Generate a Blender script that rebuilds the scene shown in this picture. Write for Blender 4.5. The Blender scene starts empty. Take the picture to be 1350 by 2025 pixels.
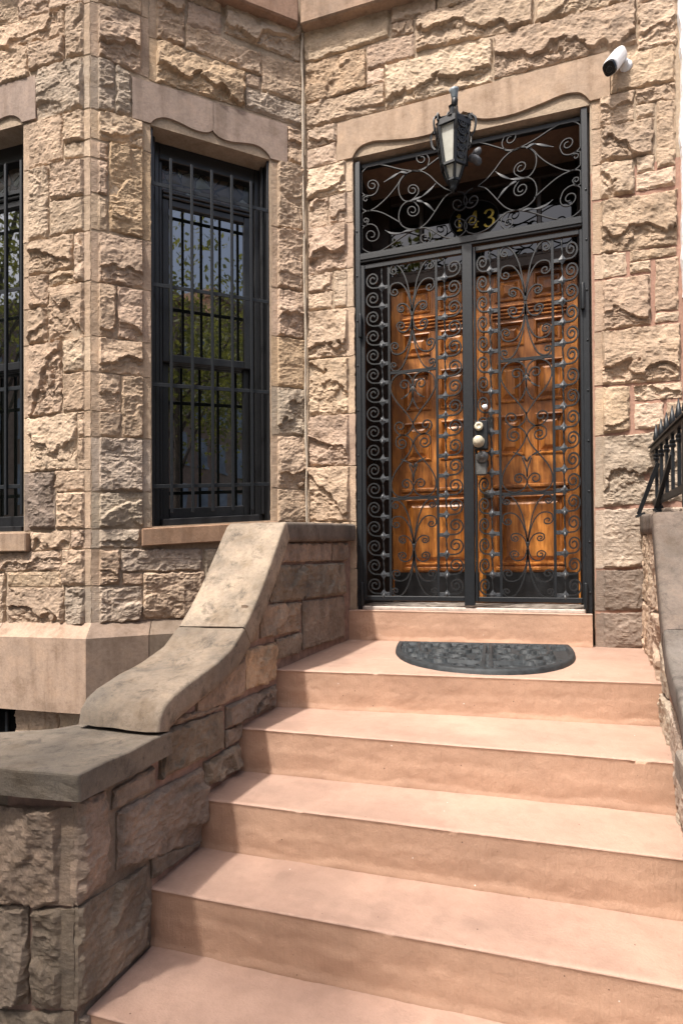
import bpy, math, random
import numpy as np
from mathutils import Vector

# ------------------------------------------------------------------ camera, sky, sun
SC = bpy.context.scene
COL = SC.collection
YAW, PITCH, ROLL, FPX, PX, PY = .3123, .0102, -.0065, 1176.47, 675., 1102.03
CAM = np.array([1.0856, -3.6646, 1.4964])
_f = np.array([-math.sin(YAW)*math.cos(PITCH), math.cos(YAW)*math.cos(PITCH), math.sin(PITCH)])
_r = np.array([math.cos(YAW), math.sin(YAW), 0.]); _u = np.cross(_r, _f)
_R = _r*math.cos(ROLL)+_u*math.sin(ROLL); _U = -_r*math.sin(ROLL)+_u*math.cos(ROLL)
cd = bpy.data.cameras.new('camera'); cam = bpy.data.objects.new('camera', cd); COL.objects.link(cam)
from mathutils import Matrix
m = Matrix(((_R[0], _U[0], -_f[0], CAM[0]), (_R[1], _U[1], -_f[1], CAM[1]), (_R[2], _U[2], -_f[2], CAM[2]), (0, 0, 0, 1)))
cam.matrix_world = m
cd.sensor_fit = 'VERTICAL'; cd.sensor_height = 36.; cd.sensor_width = 24.
cd.lens = 36.*FPX/2025.; cd.shift_y = (PY-1012.5)/2025.; cd.shift_x = 0
cd.clip_end = 600; cd.clip_start = .02
SC.camera = cam

SUN_AZ, SUN_EL = 23., 61.          # degrees left of the facade's normal, above the horizon
W = bpy.data.worlds.new('World'); SC.world = W; W.use_nodes = True
nt = W.node_tree; bg = nt.nodes['Background']
sky = nt.nodes.new('ShaderNodeTexSky'); sky.sky_type = 'NISHITA'; sky.sun_disc = False
sky.sun_elevation = math.radians(SUN_EL)
sky.air_density = 1.0; sky.dust_density = 6.5; sky.ozone_density = 1.0
sdir = np.array([-math.sin(math.radians(SUN_AZ))*math.cos(math.radians(SUN_EL)),
                 -math.cos(math.radians(SUN_AZ))*math.cos(math.radians(SUN_EL)), math.sin(math.radians(SUN_EL))])
sky.sun_rotation = math.atan2(sdir[0], sdir[1])
nt.links.new(sky.outputs[0], bg.inputs[0]); bg.inputs[1].default_value = .15
sl = bpy.data.lights.new('sun', 'SUN'); sl.energy = 3.5; sl.angle = math.radians(2.2); sl.color = (1, .95, .885)
sun = bpy.data.objects.new('sun', sl); COL.objects.link(sun)
sun.rotation_euler = Vector(sdir).to_track_quat('Z', 'Y').to_euler(); sun.location = (-3, -6, 12)
SC.view_settings.view_transform = 'Standard'; SC.view_settings.look = 'None'
SC.view_settings.exposure = .86; SC.view_settings.gamma = 1

# ------------------------------------------------------------------ tracing helpers (photo point -> point on a real plane)
def ray(x, y): return _f+_R*(x-PX)/FPX-_U*(y-PY)/FPX
def bp(x, y, n, d):
    v = ray(x, y); n = np.array(n, float); return CAM+v*((d-n@CAM)/(n@v))
def by(x, y, Y): return bp(x, y, (0, 1, 0), Y)
def bx(x, y, X): return bp(x, y, (1, 0, 0), X)
def bz(x, y, Z): return bp(x, y, (0, 0, 1), Z)

# ------------------------------------------------------------------ noise
def _hash(ix, iy, seed):
    h = (ix.astype(np.int64)*374761393+iy.astype(np.int64)*668265263+int(seed)*1274126177) & 0xffffffff
    h = ((h ^ (h >> 13))*1274126177) & 0xffffffff
    h = ((h ^ (h >> 16))*2246822519) & 0xffffffff
    return ((h ^ (h >> 15)) & 0xffff)/65535.
def vnoise(x, y, seed=0):
    ix = np.floor(x); iy = np.floor(y); fx = x-ix; fy = y-iy
    fx = fx*fx*fx*(fx*(fx*6-15)+10); fy = fy*fy*fy*(fy*(fy*6-15)+10)
    a = _hash(ix, iy, seed); b = _hash(ix+1, iy, seed); c = _hash(ix, iy+1, seed); d = _hash(ix+1, iy+1, seed)
    return (a*(1-fx)+b*fx)*(1-fy)+(c*(1-fx)+d*fx)*fy-.5
def fbm(x, y, seed=0, octv=4, gain=.5):
    s = 0; a = 1.
    for o in range(octv):
        s = s+a*vnoise(x*2**o+o*17.3, y*2**o-o*9.1, seed+o*31); a *= gain
    return s
def ridged(x, y, seed=0, octv=3):
    s = 0; a = 1.
    for o in range(octv):
        s = s+a*(1-np.abs(2*vnoise(x*2**o+o*5.3, y*2**o+o*3.7, seed+o*13))*2); a *= .5
    return s/1.75
def sstep(x): x = np.clip(x, 0, 1); return x*x*(3-2*x)

# ------------------------------------------------------------------ object helpers
def thing(name, label, cat, loc=(0, 0, 0), group=None):
    o = bpy.data.objects.new(name, None); COL.objects.link(o); o.location = loc
    o['label'] = label; o['category'] = cat
    if group: o['group'] = group
    o.empty_display_size = .1
    return o
def tag(o, label, cat, group=None):
    o['label'] = label; o['category'] = cat
    if group: o['group'] = group
    return o
class MB:
    """collects verts / faces (with a material slot and a colour per vertex) and links them as ONE mesh object"""
    def __init__(s): s.v = []; s.f = []; s.m = []; s.c = []; s.n = 0; s.sm = []
    def add(s, v, f, mat=0, col=None, smooth=False):
        v = np.asarray(v, float).reshape(-1, 3); b = s.n
        s.v.append(v); s.n += len(v)
        s.f += [tuple(int(i)+b for i in q) for q in f]; s.m += [mat]*len(f); s.sm += [smooth]*len(f)
        c = np.ones((len(v), 4)) if col is None else np.concatenate([np.broadcast_to(np.asarray(col, float), (len(v), 3)), np.ones((len(v), 1))], 1)
        s.c.append(c)
    def box(s, x0, x1, y0, y1, z0, z1, mat=0, col=None, mp=None):
        v = np.array([(x, y, z) for z in (z0, z1) for y in (y0, y1) for x in (x0, x1)], float)
        if mp: v = np.array([mp(*q) for q in v])
        s.add(v, [(0, 2, 3, 1), (4, 5, 7, 6), (0, 1, 5, 4), (2, 6, 7, 3), (0, 4, 6, 2), (1, 3, 7, 5)], mat, col)
    def bbox(s, x0, x1, y0, y1, z0, z1, b=.004, mat=0, col=None, mp=None):
        """box with chamfered edges"""
        x0, x1 = min(x0, x1), max(x0, x1); y0, y1 = min(y0, y1), max(y0, y1); z0, z1 = min(z0, z1), max(z0, z1)
        b = min(b, (x1-x0)/2.5, (y1-y0)/2.5, (z1-z0)/2.5)
        v = []; idx = {}
        for i, X in enumerate((x0, x1)):
            for j, Y in enumerate((y0, y1)):
                for k, Z in enumerate((z0, z1)):
                    sx = 1-2*i; sy = 1-2*j; sz = 1-2*k
                    idx[i, j, k, 'x'] = len(v); v.append((X, Y+sy*b, Z+sz*b))
                    idx[i, j, k, 'y'] = len(v); v.append((X+sx*b, Y, Z+sz*b))
                    idx[i, j, k, 'z'] = len(v); v.append((X+sx*b, Y+sy*b, Z))
        f = []
        for i in (0, 1):
            f.append([idx[i, 0, 0, 'x'], idx[i, 1, 0, 'x'], idx[i, 1, 1, 'x'], idx[i, 0, 1, 'x']])
            f.append([idx[0, i, 0, 'y'], idx[1, i, 0, 'y'], idx[1, i, 1, 'y'], idx[0, i, 1, 'y']])
            f.append([idx[0, 0, i, 'z'], idx[1, 0, i, 'z'], idx[1, 1, i, 'z'], idx[0, 1, i, 'z']])
        for i in (0, 1):
            for j in (0, 1):
                f.append([idx[i, j, 0, 'x'], idx[i, j, 1, 'x'], idx[i, j, 1, 'y'], idx[i, j, 0, 'y']])
                f.append([idx[i, 0, j, 'x'], idx[i, 1, j, 'x'], idx[i, 1, j, 'z'], idx[i, 0, j, 'z']])
                f.append([idx[0, i, j, 'y'], idx[1, i, j, 'y'], idx[1, i, j, 'z'], idx[0, i, j, 'z']])
                for k in (0, 1): f.append([idx[i, j, k, 'x'], idx[i, j, k, 'y'], idx[i, j, k, 'z']])
        v = np.array(v)
        c = v.mean(0); g = []
        for q in f:
            p = v[list(q)]; nn = np.cross(p[1]-p[0], p[2]-p[0]); g.append(tuple(q) if nn@(p.mean(0)-c) > 0 else tuple(q[::-1]))
        if mp: v = np.array([mp(*q) for q in v])
        s.add(v, g, mat, col)
    def sweep(s, pts, N, w, t, mat=0, closed=False, smooth=True, sides=4, col=None, taper=None):
        """bar swept along pts; N = direction of its width w, t = thickness in the plane"""
        P = np.asarray(pts, float); n = len(P)
        if closed: T = np.roll(P, -1, 0)-np.roll(P, 1, 0)
        else:
            T = np.empty_like(P); T[1:-1] = P[2:]-P[:-2]; T[0] = P[1]-P[0]; T[-1] = P[-1]-P[-2]
        T /= np.linalg.norm(T, axis=1)[:, None]+1e-12
        N = np.asarray(N, float); N = N/np.linalg.norm(N)
        B = np.cross(T, N); B /= np.linalg.norm(B, axis=1)[:, None]+1e-12
        M = np.cross(B, T)
        tp = np.ones(n) if taper is None else np.asarray(taper, float)
        rings = []
        for k in range(sides):
            a = 2*math.pi*(k+.5)/sides
            ca, sa = math.cos(a), math.sin(a)
            if sides == 4: ca, sa = math.copysign(1, ca), math.copysign(1, sa)
            rings.append(P+B*(ca*t/2*tp)[:, None]+M*(sa*w/2*tp)[:, None])
        v = np.stack(rings, 1).reshape(-1, 3); f = []
        for i in range(n if closed else n-1):
            j = (i+1) % n
            for k in range(sides):
                l = (k+1) % sides
                f.append((i*sides+k, i*sides+l, j*sides+l, j*sides+k))
        if not closed:
            f.append(tuple(range(sides))[::-1]); f.append(tuple((n-1)*sides+k for k in range(sides)))
        s.add(v, f, mat, col, smooth and sides > 4)
    def lathe(s, prof, axis0, ax, mat=0, seg=16, col=None, smooth=True):
        """prof = [(radius, height)], revolved about the axis at axis0 in direction ax"""
        ax = np.asarray(ax, float); ax /= np.linalg.norm(ax); t = np.array([0, 0, 1.]) if abs(ax[2]) < .9 else np.array([1., 0, 0])
        e1 = np.cross(t, ax); e1 /= np.linalg.norm(e1); e2 = np.cross(ax, e1)
        v = []; n = len(prof)
        for (r, h) in prof:
            for k in range(seg):
                a = 2*math.pi*k/seg; v.append(np.asarray(axis0)+ax*h+(e1*math.cos(a)+e2*math.sin(a))*r)
        f = []
        for i in range(n-1):
            for k in range(seg):
                l = (k+1) % seg; f.append((i*seg+k, i*seg+l, (i+1)*seg+l, (i+1)*seg+k))
        f.append(tuple(range(seg))[::-1]); f.append(tuple((n-1)*seg+k for k in range(seg)))
        s.add(v, f, mat, col, smooth)
    def prism(s, poly, mp, h0, h1, mat=0, col=None):
        """outline poly (a,b) carried from h0 to h1 by mp(a,b,h)"""
        n = len(poly); v = [mp(a, b, h0) for a, b in poly]+[mp(a, b, h1) for a, b in poly]
        f = [tuple(range(n))[::-1], tuple(range(n, 2*n))]+[(i, (i+1) % n, n+(i+1) % n, n+i) for i in range(n)]
        s.add(v, f, mat, col)
    def grid(s, V, mat=0, col=None, smooth=True, flip=False):
        """V (nv,nu,3) surface"""
        nv, nu = V.shape[:2]; i = np.arange(nv*nu).reshape(nv, nu)
        a, b, c, d = i[:-1, :-1].ravel(), i[:-1, 1:].ravel(), i[1:, 1:].ravel(), i[1:, :-1].ravel()
        f = np.stack([a, d, c, b] if not flip else [a, b, c, d], 1)
        if col is not None and np.ndim(col) == 3: col = col.reshape(-1, 3)
        s.add(V.reshape(-1, 3), f.tolist(), mat, col, smooth)
    def build(s, name, mats, parent=None, fixn=False):
        me = bpy.data.meshes.new(name); v = np.concatenate(s.v) if s.v else np.zeros((0, 3))
        base = np.array(parent_base(parent)) if parent is not None else np.zeros(3)
        me.from_pydata((v-base).tolist(), [], s.f)
        if not isinstance(mats, (list, tuple)): mats = [mats]
        for q in mats: me.materials.append(q)
        me.polygons.foreach_set('material_index', np.array(s.m, dtype=np.int32))
        me.polygons.foreach_set('use_smooth', np.array(s.sm, dtype=bool))
        ca = me.color_attributes.new('Col', 'FLOAT_COLOR', 'POINT')
        ca.data.foreach_set('color', np.concatenate(s.c).astype(np.float32).ravel())
        if fixn:
            import bmesh
            bm = bmesh.new(); bm.from_mesh(me); bmesh.ops.recalc_face_normals(bm, faces=bm.faces); bm.to_mesh(me); bm.free()
        me.update()
        o = bpy.data.objects.new(name, me); COL.objects.link(o)
        if parent is not None: o.parent = parent
        return o
def parent_base(p):
    b = Vector((0, 0, 0))
    while p is not None: b = b+p.location; p = p.parent
    return b
def catmull(P, n=8):
    P = np.asarray(P, float)
    if len(P) < 3: return P
    Q = np.vstack([2*P[0]-P[1], P, 2*P[-1]-P[-2]]); out = []
    t = np.linspace(0, 1, n, endpoint=False)[:, None]
    for i in range(1, len(Q)-2):
        a, b, c, d = Q[i-1], Q[i], Q[i+1], Q[i+2]
        out.append(.5*((2*b)+(-a+c)*t+(2*a-5*b+4*c-d)*t**2+(-a+3*b-3*c+d)*t**3))
    out.append(Q[-2][None]); return np.concatenate(out)

# ------------------------------------------------------------------ materials
def mat(name):
    M = bpy.data.materials.new(name); M.use_nodes = True; return M, M.node_tree, M.node_tree.nodes['Principled BSDF']
def nd(t, typ, **kw):
    n = t.nodes.new(typ)
    for k, v in kw.items():
        if k == 'inp':
            for a, b in v.items(): n.inputs[a].default_value = b
        else: setattr(n, k, v)
    return n
def noise(t, scale, detail=6, rough=.6, vec=None, dist=0):
    n = nd(t, 'ShaderNodeTexNoise', inp={'Scale': scale, 'Detail': detail, 'Roughness': rough, 'Distortion': dist})
    if vec is not None: t.links.new(vec, n.inputs['Vector'])
    return n.outputs['Fac']
def ramp(t, fac, stops):
    r = nd(t, 'ShaderNodeValToRGB'); e = r.color_ramp.elements
    while len(e) < len(stops): e.new(.5)
    for i, (p, c) in enumerate(stops): e[i].position = p; e[i].color = (*c, 1) if len(c) == 3 else c
    t.links.new(fac, r.inputs['Fac']); return r.outputs['Color']
def mixc(t, a, b, fac, mode='MIX'):
    n = nd(t, 'ShaderNodeMix', data_type='RGBA', blend_type=mode)
    for s_, v in ((n.inputs[6], a), (n.inputs[7], b)):
        if isinstance(v, tuple): s_.default_value = (*v, 1)
        else: t.links.new(v, s_)
    if isinstance(fac, float): n.inputs[0].default_value = fac
    else: t.links.new(fac, n.inputs[0])
    return n.outputs[2]
def bump(t, h, strength, dist, prev=None):
    b = nd(t, 'ShaderNodeBump', inp={'Strength': strength, 'Distance': dist}); t.links.new(h, b.inputs['Height'])
    if prev is not None: t.links.new(prev, b.inputs['Normal'])
    return b.outputs['Normal']
def mapped(t, scale=(1, 1, 1), rot=(0, 0, 0)):
    tc = nd(t, 'ShaderNodeTexCoord'); mp = nd(t, 'ShaderNodeMapping'); mp.inputs['Scale'].default_value = scale; mp.inputs['Rotation'].default_value = rot
    t.links.new(tc.outputs['Object'], mp.inputs['Vector']); return mp.outputs['Vector']
def stone_mat(name, grain=1., dirt=.35, dirtcol=(.17, .14, .115), bumpd=.006, lo=.55, mott=.8, soot=0., streak=0.):
    M, t, p = mat(name); v = mapped(t)
    at = nd(t, 'ShaderNodeAttribute', attribute_name='Col').outputs['Color']
    c = mixc(t, at, ramp(t, noise(t, 9, 5, .65, v), [(.3, (.72, .68, .63)), (.5, (1, 1, 1)), (.72, (1.2, 1.16, 1.1))]), mott, 'MULTIPLY')
    c = mixc(t, c, ramp(t, noise(t, 60, 4, .7, v), [(.3, (.78, .76, .74)), (.55, (1.02, 1.02, 1.02)), (.8, (1.15, 1.14, 1.12))]), .7, 'MULTIPLY')
    c = mixc(t, c, ramp(t, noise(t, 340, 2, .6, v), [(.3, (.82, .81, .8)), (.6, (1.06, 1.06, 1.06))]), .6*grain, 'MULTIPLY')
    d = ramp(t, noise(t, 3.1, 7, .7, v), [(lo, (0, 0, 0)), (lo+.2, (1, 1, 1))])
    dm = nd(t, 'ShaderNodeMath', operation='MULTIPLY'); t.links.new(d, dm.inputs[0]); dm.inputs[1].default_value = dirt
    c = mixc(t, c, dirtcol, dm.outputs[0])
    if soot:      # black weathering crust in ragged spots
        s_ = ramp(t, noise(t, 13, 9, .78, v, .5), [(.52, (0, 0, 0)), (.66, (1, 1, 1))]); sm = nd(t, 'ShaderNodeMath', operation='MULTIPLY'); t.links.new(s_, sm.inputs[0]); sm.inputs[1].default_value = soot
        c = mixc(t, c, (.045, .04, .035), sm.outputs[0])
    if streak:    # rain streaks and tooling run down the face
        c = mixc(t, c, ramp(t, noise(t, 14, 5, .6, mapped(t, (1, 1, .10))), [(.3, (.66, .62, .58)), (.5, (1, 1, 1)), (.75, (1.10, 1.09, 1.08))]), streak, 'MULTIPLY')
    t.links.new(c, p.inputs['Base Color']); p.inputs['Roughness'].default_value = .92; p.inputs['Specular IOR Level'].default_value = .25
    n1 = bump(t, noise(t, 34, 9, .72, v, .4), .5, bumpd*2.2)
    n2 = bump(t, noise(t, 220, 4, .65, v), .45, bumpd*.7, n1)
    t.links.new(n2, p.inputs['Normal']); return M
M_ROCK = stone_mat('rock_faced_stone')
M_TOOLED = stone_mat('tooled_stone', dirt=.4, bumpd=.0022, lo=.5, streak=.7)
M_OLD = stone_mat('old_stair_stone', dirt=.7, dirtcol=(.075, .066, .058), bumpd=.0055, lo=.5, mott=1., soot=.35)
M_COPE = stone_mat('coping_stone', dirt=.75, dirtcol=(.11, .096, .082), bumpd=.0034, lo=.47, mott=1., soot=.7)
def simple(name, colr, rough=.5, metal=0., nscale=40, var=.2, bumpd=.0, spec=.5, v3=None):
    M, t, p = mat(name); v = mapped(t)
    lo = tuple(x*(1-var) for x in colr); hi = tuple(min(1, x*(1+var)) for x in colr)
    t.links.new(ramp(t, noise(t, nscale, 5, .65, v), [(.3, lo), (.7, hi)]), p.inputs['Base Color'])
    p.inputs['Roughness'].default_value = rough; p.inputs['Metallic'].default_value = metal; p.inputs['Specular IOR Level'].default_value = spec
    if bumpd: t.links.new(bump(t, noise(t, nscale*2, 6, .6, v), .5, bumpd), p.inputs['Normal'])
    return M
M_MORTAR = simple('tan_mortar', (.36, .28, .205), .95, nscale=60, bumpd=.004, spec=.2)
M_PINKM = simple('pink_painted_mortar', (.33, .195, .145), .9, nscale=40, bumpd=.004, spec=.2)
M_PINKD = simple('grimy_pink_mortar', (.235, .155, .122), .9, nscale=22, var=.35, bumpd=.005, spec=.2)
M_CAULK = simple('pale_caulk', (.40, .34, .27), .85, nscale=50, bumpd=.006, spec=.3)
M_IRON = simple('black_painted_iron', (.0105, .0125, .015), .43, nscale=90, var=.35, bumpd=.0006, spec=.38)
M_IRON2 = simple('worn_grey_iron', (.012, .0135, .015), .45, nscale=120, var=.5, bumpd=.0008, spec=.42)
M_TIE = simple('pale_glint_iron', (.035, .039, .044), .42, nscale=110, var=.6, bumpd=.0008, spec=.5)  # lighter iron; glints of ties and transom leaves painted into it
M_GLINT = simple('worn_glint_iron', (.13, .137, .145), .45, metal=.2, nscale=70, var=.7, spec=.6)  # worn tie tips; their glint is put into the paler colour
M_BLACK = simple('black_window_paint', (.014, .0145, .016), .35, nscale=60, var=.3, bumpd=.0008, spec=.5)
M_RUBBER = simple('black_rubber', (.022, .026, .029), .62, nscale=30, var=.6, bumpd=.001, spec=.38)
M_CREAM = simple('cream_enamel', (.50, .45, .34), .4, nscale=60, var=.22)
M_WHITE = simple('white_plastic', (.8, .8, .82), .35, nscale=20, var=.02)
M_DARK = simple('dark_void', (.004, .004, .004), .9, nscale=20, var=.1, spec=.1)
M_GOLD = simple('gold_leaf', (.42, .30, .05), .35, metal=.6, nscale=80, var=.25)
M_BRASS = simple('brass', (.45, .24, .07), .35, metal=.8, nscale=60, var=.2)
M_LOCK = simple('weathered_lock_metal', (.12, .12, .115), .45, metal=.5, nscale=60, var=.3)
M_WHITEP = simple('white_painted_wall', (.84, .85, .87), .7, nscale=14, var=.05, bumpd=.02, spec=.3)
M_MARBLE = simple('worn_marble_sill', (.40, .345, .30), .6, nscale=30, var=.3, bumpd=.002)
M_FROST = None
def frost():
    M, t, p = mat('frosted_lantern_glass'); v = mapped(t)
    t.links.new(ramp(t, noise(t, 14, 4, .6, v), [(.3, (.36, .36, .31)), (.7, (.54, .54, .48))]), p.inputs['Base Color'])
    p.inputs['Roughness'].default_value = .45; p.inputs['Subsurface Weight'].default_value = .0; return M
M_FROST = frost()
def glass(name, base=(.006, .007, .006), ior=1.75, rough=.015, wav=.0012):
    M, t, p = mat(name); v = mapped(t)
    p.inputs['Base Color'].default_value = (*base, 1); p.inputs['Roughness'].default_value = rough; p.inputs['IOR'].default_value = ior
    t.links.new(bump(t, noise(t, 2.5, 2, .5, v), .6, wav), p.inputs['Normal']); return M
M_GLASS = glass('dark_window_glass', ior=2.8)
M_GLASS2 = glass('transom_glass', base=(.004, .004, .004), ior=1.6)
def stained():
    M, t, p = mat('leaded_stained_glass'); v = mapped(t)
    vo = nd(t, 'ShaderNodeTexVoronoi', feature='F1', inp={'Scale': 13.}); t.links.new(v, vo.inputs['Vector'])
    ve = nd(t, 'ShaderNodeTexVoronoi', feature='DISTANCE_TO_EDGE', inp={'Scale': 13.}); t.links.new(v, ve.inputs['Vector'])
    s = nd(t, 'ShaderNodeSeparateColor'); t.links.new(vo.outputs['Color'], s.inputs[0])
    c = ramp(t, s.outputs[0], [(0, (.02, .012, .012)), (.35, (.06, .045, .03)), (.55, (.09, .05, .035)), (.7, (.03, .035, .03)), (.85, (.16, .18, .16)), (1, (.05, .035, .03))])
    e = ramp(t, ve.outputs['Distance'], [(.02, (0, 0, 0)), (.06, (1, 1, 1))])
    t.links.new(mixc(t, (.006, .006, .006), c, e), p.inputs['Base Color']); p.inputs['Roughness'].default_value = .18
    t.links.new(bump(t, ve.outputs['Distance'], .5, .01), p.inputs['Normal']); return M
M_STAIN = stained()
def wood():
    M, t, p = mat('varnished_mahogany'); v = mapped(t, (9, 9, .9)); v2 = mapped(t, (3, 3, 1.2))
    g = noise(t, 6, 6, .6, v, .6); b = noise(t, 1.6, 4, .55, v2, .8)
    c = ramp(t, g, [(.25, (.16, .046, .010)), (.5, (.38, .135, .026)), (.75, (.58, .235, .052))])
    c = mixc(t, c, ramp(t, b, [(.34, (.26, .20, .18)), (.64, (1.4, 1.42, 1.3))]), .85, 'MULTIPLY')  # broad dark and amber patches: uneven reflected light painted into the wood
    t.links.new(c, p.inputs['Base Color']); p.inputs['Roughness'].default_value = .42; p.inputs['Coat Weight'].default_value = .10; p.inputs['Coat Roughness'].default_value = .3
    t.links.new(bump(t, g, .15, .002), p.inputs['Normal']); return M
M_WOOD = wood()
def paintstone():
    """terracotta-pink painted stone of the stairs: smooth with fine pits, scuffs and spots"""
    M, t, p = mat('pink_painted_stone'); v = mapped(t); tv = mapped(t, (1, 1, .25))
    at = nd(t, 'ShaderNodeAttribute', attribute_name='Col').outputs['Color']
    c = mixc(t, at, ramp(t, noise(t, 3, 6, .6, v), [(.3, (.86, .84, .83)), (.5, (1, 1, 1)), (.75, (1.08, 1.1, 1.1))]), .8, 'MULTIPLY')
    c = mixc(t, c, ramp(t, noise(t, 28, 5, .7, v), [(.3, (.88, .87, .86)), (.6, (1.04, 1.04, 1.04))]), .6, 'MULTIPLY')
    sp = nd(t, 'ShaderNodeTexVoronoi', feature='F1', inp={'Scale': 17.}); t.links.new(v, sp.inputs['Vector'])
    c = mixc(t, (.12, .07, .05), c, ramp(t, sp.outputs['Distance'], [(.028, (0, 0, 0)), (.05, (1, 1, 1))]))
    sq = nd(t, 'ShaderNodeTexVoronoi', feature='F1', inp={'Scale': 9.}); t.links.new(v, sq.inputs['Vector'])
    c = mixc(t, (.75, .68, .62), c, ramp(t, sq.outputs['Distance'], [(.012, (0, 0, 0)), (.026, (1, 1, 1))]))
    t.links.new(c, p.inputs['Base Color']); p.inputs['Roughness'].default_value = .72; p.inputs['Specular IOR Level'].default_value = .35
    n1 = bump(t, noise(t, 55, 7, .75, v), .5, .006)
    n0 = bump(t, noise(t, 120, 2, .5, mapped(t, (1, 1, .07))), .55, .003, n1)
    n2 = bump(t, noise(t, 260, 3, .6, tv), .35, .0025, n0)
    t.links.new(n2, p.inputs['Normal']); return M
M_STEP = paintstone()
# ------------------------------------------------------------------ masonry
XC, CA = -.3505, .7358
class Plane:
    def __init__(s, O, e, N):
        s.O = np.array(O, float); s.e = np.array(e, float)/np.linalg.norm(e); s.N = np.array(N, float)/np.linalg.norm(N)
        s.flip = np.cross(s.e, (0, 0, 1.))@s.N < 0
    def px(s, x, y, h=0.):
        P = bp(x, y, s.N, s.N@s.O+h); return np.array([(P-s.O)@s.e, P[2]])
    def w(s, a, z, h=0.): return s.O+s.e*a+s.N*h+np.array([0, 0, z])
    def W(s, a, z, h):
        r = s.O+a[..., None]*s.e+h[..., None]*s.N; r[..., 2] = r[..., 2]+z; return r
P_DOOR = Plane((0, 0, 0), (1, 0, 0), (0, -1, 0))
P_CANT = Plane((XC, 0, 0), (-math.cos(CA), -math.sin(CA), 0), (math.sin(CA), -math.cos(CA), 0))
ARR = 1.300
P_FRONT = Plane(P_CANT.w(ARR, 0), (-math.cos(.0216), -math.sin(.0216), 0), (math.sin(.0216), -math.cos(.0216), 0))
P_CHEEK = Plane((-.030, 0, 0), (0, -1, 0), (1, 0, 0))
P_PIER = Plane((0, -2.42, 0), (1, 0, 0), (0, -1, 0))
P_RCHK = Plane((1.672, 0, 0), (-.1, -1, 0), (-1, .1, 0))
C_TAN, C_LIGHT, C_GREY, C_BROWN, C_ORNG, C_DARK, C_OLD, C_OLDB = ((.415, .31, .228), (.48, .37, .275), (.36, .293, .232), (.385, .293, .218),
    (.415, .30, .20), (.22, .175, .14), (.225, .18, .14), (.275, .205, .155))
CK = dict(t=C_TAN, l=C_LIGHT, g=C_GREY, b=C_BROWN, o=C_ORNG, d=C_DARK, w=C_OLD, v=C_OLDB)
RNG = random.Random(11)
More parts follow.
